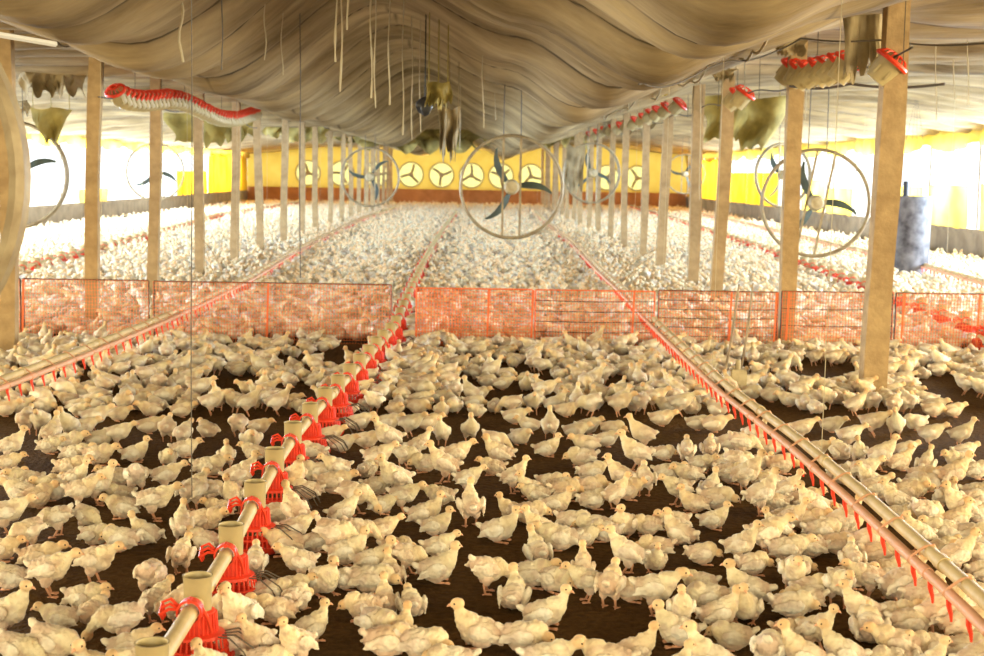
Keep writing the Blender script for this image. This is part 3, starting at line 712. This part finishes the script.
# leaning sticks and bent wires at the right drinker line
for (a, c, lab) in (((722, 388), (739, 284), 'left one of two thin sticks standing beside the right drinker line'), ((739, 381), (753, 283), 'right one of two thin sticks standing beside the right drinker line')):
    P = atz(a[0], a[1], 0.02); T = atY(c[0], c[1], P.y+.15)
    b = MB(); b.tube([P, (P+T)/2+Vector((.01, 0, 0)), T], [.010, .009, .008], 7); tag(b.build('stick', MT['woodg']), lab, 'stick', 'thin sticks by the drinker line')
P = atz(737, 396, 0)
b = MB(); b.box((P.x-.06, P.y-.05, .0), (P.x+.06, P.y+.05, .2)); bmesh.ops.bevel(b.b, geom=b.b.edges[:], offset=.01, segments=2, affect='EDGES'); b.tube([(P.x, P.y, .2), (P.x, P.y, .27)], .02, 8)
tag(b.build('pressure_regulator', MT['hub']), 'small brown regulator box under the right drinker line beside the sticks', 'regulator')
def arc(pts, Y, lab, r=.006):
    P = [atY(x, y, Y) for x, y in pts]; b = MB(); b.tube(P, r, 6); tag(b.build('bent_wire', MT['wood']), lab, 'wire', 'bent wires on the litter')
arc([(616, 285), (622, 272), (632, 262), (645, 254), (658, 249)], 18.2, 'bent brown wire arching left of the fourth right post, upper one')
arc([(624, 286), (629, 276), (638, 266), (652, 257)], 17.9, 'bent brown wire arching left of the fourth right post, lower one')
arc([(216, 281), (210, 262), (204, 245), (200, 236)], 17.5, 'bent brown wire leaning on the third visible left post, left one')
arc([(224, 281), (218, 262), (210, 248), (203, 240)], 17.3, 'bent brown wire leaning on the third visible left post, right one')
# ------------------------------------------------------------------ chicks
def chick_spec(pose, seed):
    """ellipsoids (centre, radii, rotation, kind) and limb data"""
    rn = random.Random(seed); E = []; sit = pose in 'iIr'
    bz = .066 if sit else .122
    pt = {'s': -.12, 'u': -.32, 'p': .28, 'i': -.08, 'I': -.2, 'r': .0}[pose]   # + = breast down
    Rb = Matrix.Rotation(pt, 4, 'Y')
    def B(x, y, z): return Rb @ Vector((x, y, z)) + Vector((0, 0, bz))
    E.append((B(-.004, 0, 0), (.070, .056, .056), Rb, 'body'))
    E.append((B(.030, 0, -.006), (.046, .050, .050), Rb, 'body'))
    E.append((B(-.048, 0, .006), (.040, .042, .042), Rb, 'rump'))
    E.append((B(-.084, 0, .030), (.028, .019, .014), Rb @ Matrix.Rotation(.6, 4, 'Y'), 'tail'))
    fl = rn.uniform(-.01, .012)
    for s_ in (-1, 1):
        Rw = Rb @ Matrix.Rotation(s_*.13, 4, 'Z') @ Matrix.Rotation(-.12, 4, 'Y')
        E.append((B(-.004, s_*(.053+max(0, fl)), .006), (.050, .015, .031), Rw, 'wing'))
        for q_ in range(3): E.append((B(-.045-.010*q_, s_*(.056-.004*q_+max(0, fl)), .010-.011*q_), (.034, .005, .008), Rw, 'wing'))
        E.append((B(-.048, s_*(.049+max(0, fl)), .004), (.036, .008, .015), Rw @ Matrix.Rotation(.1, 4, 'Y'), 'wing'))
        if not sit: E.append((Vector((-.006, s_*.029, .080)), (.027, .021, .036), Matrix.Rotation(.2, 4, 'Y'), 'thigh'))
        else: E.append((Vector((-.004, s_*.036, .040)), (.042, .022, .030), Matrix.Identity(4), 'thigh'))
    hy = rn.uniform(-.022, .022)
    H = {'s': (.118, hy, bz+.068), 'u': (.092, hy, bz+.112), 'p': (.135, hy, .045), 'i': (.112, hy, bz+.052), 'I': (.088, hy, bz+.102), 'r': (.098, hy*1.5, bz+.004)}[pose]
    H = Vector(H); nb = B(.050, 0, .018)
    mid = (nb+H)/2 + {'s': Vector((.004, 0, .006)), 'u': Vector((.012, 0, -.004)), 'p': Vector((.016, 0, .022)), 'i': Vector((.008, 0, .0)), 'I': Vector((.014, 0, -.006)), 'r': Vector((0, 0, .008))}[pose]
    for i in range(9):
        t = i/8; p = nb*(1-t)**2 + mid*2*t*(1-t) + H*t*t; r = .030*(1-t)**2+.0165
        E.append((p, (r, r*.95, r), Matrix.Identity(4), 'neck'))
    hyaw = rn.uniform(-.5, .5); hp = {'s': .15, 'u': .1, 'p': 1.0, 'i': .2, 'I': .1, 'r': .5}[pose]
    Rh = Matrix.Rotation(hyaw, 4, 'Z') @ Matrix.Rotation(hp, 4, 'Y')
    E.append((H, (.0265, .0218, .0232), Rh, 'head'))
    E.append((H+(Rh @ Vector((.012, 0, -.003))), (.017, .013, .013), Rh, 'head'))
    return E, H, Rh, bz, sit, rn
COLS = {'body': (.84, .77, .63), 'rump': (.70, .56, .47), 'tail': (.95, .91, .80), 'wing': (.97, .94, .84), 'thigh': (.78, .62, .52), 'neck': (.90, .82, .60), 'head': (.90, .68, .42)}
def make_chick(pose, seed, voxel, legs=True, low=False, lowsub=True):
    E, H, Rh, bz, sit, rn = chick_spec(pose, seed)
    b = MB()
    if low:
        for c, r, R, k in E:
            if k in ('neck',): continue
            if k in ('thigh', 'tail') or (k == 'body' and r[0] < .06): continue
            if k == 'wing' and r[0] < .05: continue
            b.ico(c, r, 2 if k == 'body' and lowsub else 1, R)
        nk = [e for e in E if e[3] == 'neck'][4]; b.ico(nk[0], (.026,)*3, 1)
        me = b.mesh('chick_low', MT['chick'])
    else:
        for c, r, R, k in E: b.ico(c, r, 3, R)
        me0 = b.mesh('tmp', MT['chick']); o = bpy.data.objects.new('tmp', me0); C.objects.link(o)
        m = o.modifiers.new('r', 'REMESH'); m.mode = 'VOXEL'; m.voxel_size = voxel; m.use_smooth_shade = True
        if voxel < .006:
            m2 = o.modifiers.new('s', 'SMOOTH'); m2.factor = .5; m2.iterations = 2
        dg = bpy.context.evaluated_depsgraph_get(); me = bpy.data.meshes.new_from_object(o.evaluated_get(dg)); me.name = 'chick'
        bpy.data.objects.remove(o); me.materials.clear(); me.materials.append(MT['chick'])
    n = len(me.vertices); co = np.empty(n*3); me.vertices.foreach_get('co', co); co = co.reshape(-1, 3)
    best = np.full(n, 1e9); bi = np.zeros((n, 3)); ws = np.zeros(n)
    for c, r, R, k in E:
        Ri = np.array(R.to_3x3().inverted()); d = (co-np.array(c)) @ Ri.T / np.array(r); q = np.linalg.norm(d, axis=1)
        if k == 'head': q = q*.9
        wt = np.exp(-11*q); bi += wt[:, None]*np.array(COLS[k]); ws += wt
    col = bi/ws[:, None]
    if not low:   # fluff
        nr = np.empty(n*3); me.vertices.foreach_get('normal', nr) if False else None
        nrm = np.array([v.normal[:] for v in me.vertices])
        amp = .0042 if voxel < .006 else .002
        dz = np.array([noise.noise(Vector(p)*60+Vector((seed, 0, 0)))+.6*noise.noise(Vector(p)*120) for p in co])
        hd = np.linalg.norm(co-np.array(H), axis=1); f_ = np.clip((hd-.02)/.03, .15, 1)
        co = co+nrm*(dz*amp*f_)[:, None]; me.vertices.foreach_set('co', co.ravel())
        pn = np.array([noise.noise(Vector(p)*22+Vector((0, seed*3, 0))) for p in co]); pk = np.clip(pn*2.6, 0, 1)[:, None]*.6
        hm = (hd > .05)[:, None]; col = np.where(hm, col*(1-pk)+np.array((.62, .48, .40))*pk, col)
    col = np.hstack([col, np.ones((n, 1))])
    if not (legs): pass
    # add legs, beak, eyes
    bm = bmesh.new(); bm.from_mesh(me); L = bm.verts.layers.float_color.new('Col'); bm.verts.ensure_lookup_table()
    for i, v in enumerate(bm.verts): v[L] = col[i]
    x = MB(); x.b.free(); x.b = bm
    def mark(fn, mi, c=(.7, .4, .25, 1)):
        nf, nv = len(bm.faces), len(bm.verts); fn(); bm.faces.ensure_lookup_table(); bm.verts.ensure_lookup_table()
        for f in bm.faces[nf:]: f.material_index = mi; f.smooth = True
        for v in bm.verts[nv:]: v[L] = c
    def legf():
        for s_ in (-1, 1):
            sp = rn.uniform(-.02, .025)*s_*1.0; ns = 6 if voxel < .006 else 4
            if sit:
                f = Vector((.030, s_*.036, .008)); x.tube([(-.01, s_*.036, .012), f], .006, ns)
            else:
                f = Vector((.004+sp, s_*.030, .007)); x.tube([(-.006, s_*.029, .075), (-.014+sp*.5, s_*.030, .052), f], [.009, .0062, .0058], ns)
            if voxel < .012:
                for a in (-.5, 0, .5): x.tube([f, f+Vector((math.cos(a)*.032, math.sin(a)*.032, -.002))], [.0048, .003], ns)
                x.tube([f, f+Vector((-.014, 0, -.002))], [.0042, .0028], ns)
    def beakf():
        p = H+(Rh @ Vector((.022, 0, -.003)))
        x.tube([p, p+(Rh @ Vector((.010, 0, -.001))), p+(Rh @ Vector((.019, 0, -.006)))], [.0078, .0055, .0012], 7 if voxel < .006 else 4)
    def eyef():
        for s_ in (-1, 1): x.ico(H+(Rh @ Vector((.010, s_*.0188, .004))), .0044, 1)
    if legs: mark(legf, 1)
    if not low:
        mark(beakf, 2); 
        if voxel < .012: mark(eyef, 3)
    bm.normal_update(); bm.to_mesh(me); bm.free()
    me.materials.append(MT['leg']); me.materials.append(MT['beak']); me.materials.append(MT['eye'])
    me.polygons.foreach_set('use_smooth', [True]*len(me.polygons))
    return me
POSES = 'supiIr'
PROTO = {p: [make_chick(p, 11*i+ord(p), .0038) for i in range(3)] for p in POSES}
MID = {p: [make_chick(p, 5*i+ord(p), .0125) for i in range(2)] for p in POSES}
LOW = {p: [make_chick(p, 3*i+ord(p), .020, legs=(p in 'sup')) for i in range(2)] for p in POSES}
TINY = [make_chick(p, ord(p), .02, legs=False, low=True) for p in 'siIr']
TINY2 = [make_chick(p, ord(p), .02, legs=False, low=True, lowsub=False) for p in 'siur']
print('chick verts', [len(PROTO[p][0].vertices) for p in POSES], len(MID['s'][0].vertices), len(LOW['s'][0].vertices), len(TINY[0].vertices))
# observed birds: body centre in the photograph, heading, pose -> standing place on the litter
OBS = """6,606,R,u 49,564,R,s 83,592,R,i 61,612,L,i 122,611,L,p 50,636,R,p 93,607,B,i 128,636,R,s 127,653,F,s 96,664,F,u 158,590,BR,s 150,568,B,p 176,594,BR,s
10,572,L,i 38,553,R,i 95,553,R,s 28,523,FL,p 6,507,R,s 35,495,BR,i 57,509,L,p 86,506,FR,p 95,530,R,i 124,504,L,i 154,494,R,s 122,536,L,r 147,529,L,I 182,517,B,u 181,545,B,s
121,489,L,i 86,482,R,s 55,487,L,i 193,486,BR,s 10,440,R,u 7,458,R,i 8,474,R,i 27,477,L,i 44,482,R,i 22,490,L,i 51,428,B,u 69,420,F,u 82,425,R,i 49,442,R,i 66,440,R,i 75,451,R,i
97,453,R,i 70,465,R,i 74,471,R,u 90,481,R,u 118,427,R,s 99,437,R,i 134,450,R,I 136,471,B,p 118,474,L,i 165,468,R,s 167,422,B,s 183,427,B,s 183,446,R,i 168,453,F,i 148,423,R,i 27,415,B,s 39,416,F,s 118,411,R,i 94,413,R,s
208,427,BL,i 238,418,B,p 259,423,R,i 251,436,F,i 226,449,F,u 255,449,L,i 239,470,R,u 208,464,R,i 210,480,BR,p 232,488,F,u 330,431,R,i 341,441,R,i 314,450,L,i 336,460,L,s 367,466,B,r 377,451,R,s 366,437,R,i 389,433,L,u 358,420,R,i 387,420,R,i
309,469,L,i 333,480,R,i 354,489,R,p 379,483,R,i 393,473,FL,u 309,486,L,i 293,471,FR,u 222,504,L,i 205,516,R,i 206,535,L,i 277,511,R,r 295,505,BL,u 301,522,R,s 342,503,R,u 326,526,R,p 381,500,R,i 361,521,R,p 379,519,R,s 255,552,B,s 281,539,L,i
300,552,L,s 314,537,R,i 346,549,R,I 372,558,R,I 395,543,R,r 323,577,FR,I 350,573,R,i 392,568,B,I 262,587,R,r 288,582,R,i 296,593,B,r 277,605,L,i 367,576,R,r 240,607,F,u 258,628,FL,u 291,632,FL,u 310,622,BR,I 267,650,R,r 368,601,L,r 391,597,B,I
378,620,FR,r 387,638,R,r 220,600,F,u 231,640,L,r 211,657,F,u 436,566,R,I 487,562,R,p 514,592,B,I 530,571,R,i 554,575,FR,r 481,629,L,I 523,633,R,r 544,609,R,I 589,570,L,s 546,655,R,i 422,641,R,r 453,656,L,r 402,598,B,i 400,627,B,I
441,492,L,i 471,500,B,u 424,511,R,I 435,521,R,I 437,537,R,s 408,545,R,p 498,527,R,I 513,506,L,I 528,510,R,r 556,500,R,I 538,490,L,i 560,484,R,i 538,548,B,I 560,535,L,i 541,518,L,u 573,518,R,r 583,559,B,u 583,532,R,i 595,496,R,i 595,522,L,r 403,487,R,s
410,418,R,s 427,420,R,i 442,426,F,u 470,424,F,u 418,438,R,u 404,447,R,p 445,460,L,u 456,448,R,s 426,460,L,r 467,471,R,s 494,434,R,p 500,450,L,I 494,463,L,i 513,469,R,u 520,434,FR,i 514,414,R,i 550,420,B,u 546,445,R,I 575,428,R,i 587,424,R,i 530,422,L,i
550,479,R,i 563,487,R,r 532,485,L,I 587,442,L,i 583,455,L,r 591,469,R,i 591,485,R,r 612,426,R,r 643,430,L,u 606,436,R,i 637,449,L,u 663,449,R,r 687,444,B,s 710,442,B,s 661,416,R,i 622,469,L,u 645,473,B,s 667,469,R,i 690,471,L,i 730,471,R,r 679,481,L,s
710,485,BR,I 758,459,R,i 762,475,R,i 766,489,R,u 738,455,R,p 612,485,BR,u 626,487,R,i 697,420,R,i 714,422,R,i 742,438,R,p 789,483,R,u 754,430,FR,u 728,440,R,i 695,499,L,I 716,496,R,r 713,515,R,I 626,521,FL,I 647,521,L,r 681,530,BL,I 657,543,L,r 628,545,L,u
655,555,F,I 701,549,R,r 740,537,R,u 767,528,R,s 779,519,L,u 752,559,R,r 783,516,R,i 606,527,L,r 795,562,R,r 675,518,L,i 610,576,B,s 655,582,R,s 630,584,R,r 681,598,F,u 701,578,L,i 679,627,L,I 718,609,R,I 746,603,F,I 750,586,L,I 734,631,L,r 714,655,L,u
769,642,B,p 671,661,R,u 634,645,R,I 610,656,L,i 795,599,R,r 797,627,R,i 710,595,L,r 800,566,F,s 831,574,F,s 863,599,L,u 810,615,FR,u 802,596,L,r 845,643,L,u 806,648,L,u 894,586,L,i 914,607,R,i 922,619,R,i 906,639,L,i 955,641,R,i 875,568,L,s 922,584,R,u
957,601,L,u 894,656,L,r 938,603,R,u 979,650,R,u 790,510,R,u 808,517,R,i 825,529,R,i 839,515,R,u 853,549,B,s 839,539,R,r 880,551,R,r 865,529,R,u 886,567,R,i 908,561,F,i 880,486,R,r 898,492,L,u 912,486,R,r 926,504,R,p 922,525,L,u 898,512,R,r 947,490,F,u
957,515,R,I 947,529,L,i 975,510,R,r 971,531,R,r 959,549,R,u 975,549,L,i 940,543,R,i 977,498,R,r 963,500,L,u 979,565,R,i 802,422,R,s 831,422,R,i 849,430,R,s 873,418,R,s 896,420,F,u 916,420,L,r 930,428,R,s 961,428,R,u 816,445,R,i 841,449,B,i 859,445,F,u
882,449,R,u 904,447,R,i 857,463,R,s 898,459,R,I 926,457,BR,u 963,449,R,i 959,459,L,i 975,467,R,i 873,481,R,s 910,487,R,i 936,479,L,r 947,469,R,u 922,473,FR,i 977,491,R,i 875,473,L,u 849,473,R,i 20,640,R,p 985,620,L,i 0,545,R,i 812,585,R,i 870,625,B,i 965,615,R,u
895,610,R,i 935,640,L,i 925,655,R,u 970,590,R,i 850,572,R,i 812,542,L,i 770,500,L,i 785,545,R,i 700,460,R,i 770,445,L,i 720,460,R,i 745,470,R,u 780,462,R,r 775,480,L,i 800,497,R,i 815,500,L,u 828,508,F,i 845,522,R,i 860,540,R,i 900,575,R,u"""
HD = {'R': 0, 'BR': 50, 'B': 90, 'BL': 130, 'L': 180, 'FL': 225, 'F': 270, 'FR': 315}
birds = []
rb = random.Random(3)
for tkn in OBS.split():
    a = tkn.split(','); px, py = float(a[0]), float(a[1]); h = a[2]; ps = a[3]
    bzz = .125 if ps in 'sup' else .068
    p = atz(px, py, bzz); birds.append([p.x, p.y, h, ps, math.radians(HD[h]+rb.uniform(-20, 20)), True])
# denser flock towards the net: irregular groups with bare litter between
hole = [(235, 386, 42, 13), (30, 452, 30, 12), (215, 445, 22, 14), (510, 398, 30, 10), (560, 455, 10, 8), (830, 372, 40, 8), (940, 385, 30, 10), (470, 388, 18, 9), (620, 385, 16, 8), (380, 372, 10, 8), (150, 370, 10, 6)]
n_try = 0
pts = [(b_[0], b_[1]) for b_ in birds]
def near_ok(x, y, dm):
    return all((x-q[0])**2+(y-q[1])**2 > dm*dm for q in pts)
while n_try < 14000:
    n_try += 1
    py = rb.uniform(341, 414); px = rb.uniform(-60, 1050)
    if rb.random() > ((345-173)/(py-173))**3*1.05 and py > 345: continue
    p = atz(px, py+4, 0)
    if p.y > FY-.12: continue
    if any(((px-a)/c)**2+((py-b_)/d)**2 < 1 for a, b_, c, d in hole): continue
    if noise.noise(Vector((p.x*1.3, p.y*.8, 3))) < -.28: continue
    if not near_ok(p.x, p.y, .135): continue
    h = rb.choice(['R', 'R', 'L', 'B', 'F', 'BR', 'FL', 'FR', 'BL']); ps = rb.choice('sssupiiiiIrrr')
    birds.append([p.x, p.y, h, ps, math.radians(HD[h]+rb.uniform(-20, 20)), False]); pts.append((p.x, p.y))
# relax so bodies do not interpenetrate
A = np.array([[b_[0], b_[1]] for b_ in birds])
solid = [(p.x, p.y, .15) for p in CF if p.y < 14]
solid += [(2.93, 10.5, .13), (-3.8, 11.8, .12), (2.9, 13.5, .12)]
for it in range(30):
    D = A[:, None, :]-A[None, :, :]; dd = np.sqrt((D**2).sum(-1))+np.eye(len(A))*9
    mv = np.clip(.108-dd, 0, 1)[..., None]*D/dd[..., None]*.5
    A += mv.sum(1)*.6
    for sx, sy, sr in solid:
        v = A-np.array([sx, sy]); l = np.linalg.norm(v, axis=1); k = l < sr; A[k] += v[k]/l[k, None]*(sr-l[k, None])
for i, b_ in enumerate(birds): b_[0], b_[1] = A[i]
birds.sort(key=lambda q: q[1])
N_IND = 300
vis = []
rest = []
for q in birds:
    x, y, d = proj((q[0], q[1], .08))
    if len(vis) < N_IND and -25 < x < 1010 and y < 690: vis.append(q)
    else: rest.append(q)
print('birds', len(birds), 'near', len(vis), 'limit Y', vis[-1][1])
def lineX(y, pts_):
    P = pts_
    for a, c in zip(P, P[1:]):
        if a.y <= y <= c.y: return a.x+(c.x-a.x)*(y-a.y)/(c.y-a.y)
    return P[0].x if y < P[0].y else P[-1].x
RDW = path_world(RD, .27); LDW = path_world(LD, .27)
FACE = {'R': 'facing right', 'BR': 'facing right and away', 'B': 'seen from behind', 'BL': 'facing left and away', 'L': 'facing left', 'FL': 'facing front left', 'F': 'facing the camera', 'FR': 'facing front right'}
PD = {'s': 'standing', 'u': 'alert upright', 'p': 'pecking', 'i': 'sitting', 'I': 'neck-up sitting', 'r': 'crouched resting'}
cnt = {}
for i, q in enumerate(vis):
    x, y, h, ps, yaw, _ = q
    me = PROTO[ps][i % 3]; o = bpy.data.objects.new('chick', me); C.objects.link(o)
    s = random.uniform(.86, 1.12)*.82; o.location = (x, y, 0.001); o.rotation_euler = (0, 0, yaw); o.scale = (s*random.uniform(.95, 1.05), s, s)
    cx = lineX(y, CF); dx = lineX(y, RDW); lx = lineX(y, LDW)
    if x < lx: zn = 'left of the left drinker line'
    elif x < cx-.42: zn = 'on the left open litter'
    elif x < cx: zn = 'close left of the feeders'
    elif x < cx+.42: zn = 'close right of the feeders'
    elif x < dx-.45:
        zn = 'in the centre litter, left half' if x < (cx+dx)/2 else 'in the centre litter, right half'
    elif x < dx: zn = 'close left of the right drinker line'
    else: zn = 'right of the right drinker line'
    key = (ps, h, zn); k = cnt.get(key, 0); cnt[key] = k+1
    nth = 'nearest' if k == 0 else ordn(k)+' nearest'
    tag(o, f'{PD[ps]} white chick {FACE[h]}, {nth} such {zn}', 'chick', 'broiler chicks on the near litter')
# ---- the rest of the flock: one mesh
def arr(me):
    me.calc_loop_triangles(); n = len(me.vertices); co = np.empty(n*3, np.float32); me.vertices.foreach_get('co', co)
    t = np.empty(len(me.loop_triangles)*3, np.int32); me.loop_triangles.foreach_get('vertices', t)
    mi = np.empty(len(me.polygons), np.int32); me.polygons.foreach_get('material_index', mi)
    pi = np.empty(len(me.loop_triangles), np.int32); me.loop_triangles.foreach_get('polygon_index', pi)
    c = np.empty(n*4, np.float32); me.attributes['Col'].data.foreach_get('color', c)
    return co.reshape(-1, 3), t.reshape(-1, 3), mi[pi], c.reshape(-1, 4)
AM = {p: [arr(m) for m in MID[p]] for p in POSES}; AL = {p: [arr(m) for m in LOW[p]] for p in POSES}; AT = [arr(m) for m in TINY]; AT2 = [arr(m) for m in TINY2]
V = []; T = []; MI = []; CC = []; off = 0
def add(a, x, y, yaw, s, tint):
    global off
    co, t, mi, c = a; cs, sn = math.cos(yaw), math.sin(yaw)
    R = np.array([[cs, sn, 0], [-sn, cs, 0], [0, 0, 1]], np.float32)
    V.append(co @ R*s+np.array([x, y, .001], np.float32)); T.append(t+off); MI.append(mi); cc = c.copy(); cc[:, :3] *= tint; CC.append(cc); off += len(co)
def rt():
    k = rb.random()
    if k < .3: return np.array((1, .94, .87))*rb.uniform(.9, 1)
    if k < .5: return np.array((.86, .85, .82))*rb.uniform(.9, 1)
    return np.array((1, 1, 1))*rb.uniform(.92, 1)
for q in rest: add(AM[q[3]][rb.randrange(2)], q[0], q[1], q[4], rb.uniform(.92, 1.08)*.83, rt())
# packed pens beyond the net: jittered grid inside the view plus a margin
nb_ = 0; FB = {}
for f_ in FEED_ALL:
    for k in (-1, 0, 1): FB.setdefault(int(f_[1])+k, []).append(f_)
for k, Y_ in enumerate(rp):
    FB.setdefault(int(Y_), []).append((2.9, Y_, .1))
y = FY+.16
while y < Y1-.35:
    stp = .13 if y < 26 else (.155 if y < 40 else .185)
    lo = max(XL+.3, -.34*y*1.05-.6); hi = min(XR-.3, .36*y*1.05+.6)
    x = lo+rb.uniform(0, stp)
    while x < hi:
        xx = x+rb.uniform(-.05, .05); yy = y+rb.uniform(-.07, .07); x += stp*rb.uniform(.85, 1.2)
        if noise.noise(Vector((xx*1.1, yy*.9, 9))) < -.5 and rb.random() < .5: continue
        if any((xx-p[0])**2+(yy-p[1])**2 < (p[2]+.03)**2 for p in FB.get(int(yy), ())): continue
        yaw = rb.uniform(0, 6.28); s = rb.uniform(.9, 1.1)*1.02
        if y < 17.5: add(AL[rb.choice('siiiIrrr')][rb.randrange(2)], xx, yy, yaw, s, rt())
        else: add((AT if y < 25 else AT2)[rb.randrange(4)], xx, yy, yaw, s*1.1, rt())
        nb_ += 1
    y += stp*.92
V = np.concatenate(V); T = np.concatenate(T); MI = np.concatenate(MI); CC = np.concatenate(CC)
me = bpy.data.meshes.new('chick_flock'); me.vertices.add(len(V)); me.vertices.foreach_set('co', V.astype(np.float32).ravel())
me.loops.add(len(T)*3); me.loops.foreach_set('vertex_index', T.astype(np.int32).ravel()); me.polygons.add(len(T)); me.polygons.foreach_set('loop_start', np.arange(0, len(T)*3, 3, dtype=np.int32))
me.polygons.foreach_set('material_index', MI.astype(np.int32)); me.update(calc_edges=True)
me.polygons.foreach_set('use_smooth', np.ones(len(T), bool))
at = me.attributes.new('Col', 'FLOAT_COLOR', 'POINT'); at.data.foreach_set('color', CC.astype(np.float32).ravel())
for k in ('chick', 'leg', 'beak', 'eye'): me.materials.append(MT[k])
NV, NT = len(V), len(T)
del V, T, MI, CC
o = bpy.data.objects.new('chick_flock', me); C.objects.link(o)
tag(o, 'packed flock of small white chicks filling the house up to and beyond the orange net', 'chicks', None, 'stuff')
print('flock', nb_, 'verts', NV, 'tris', NT)
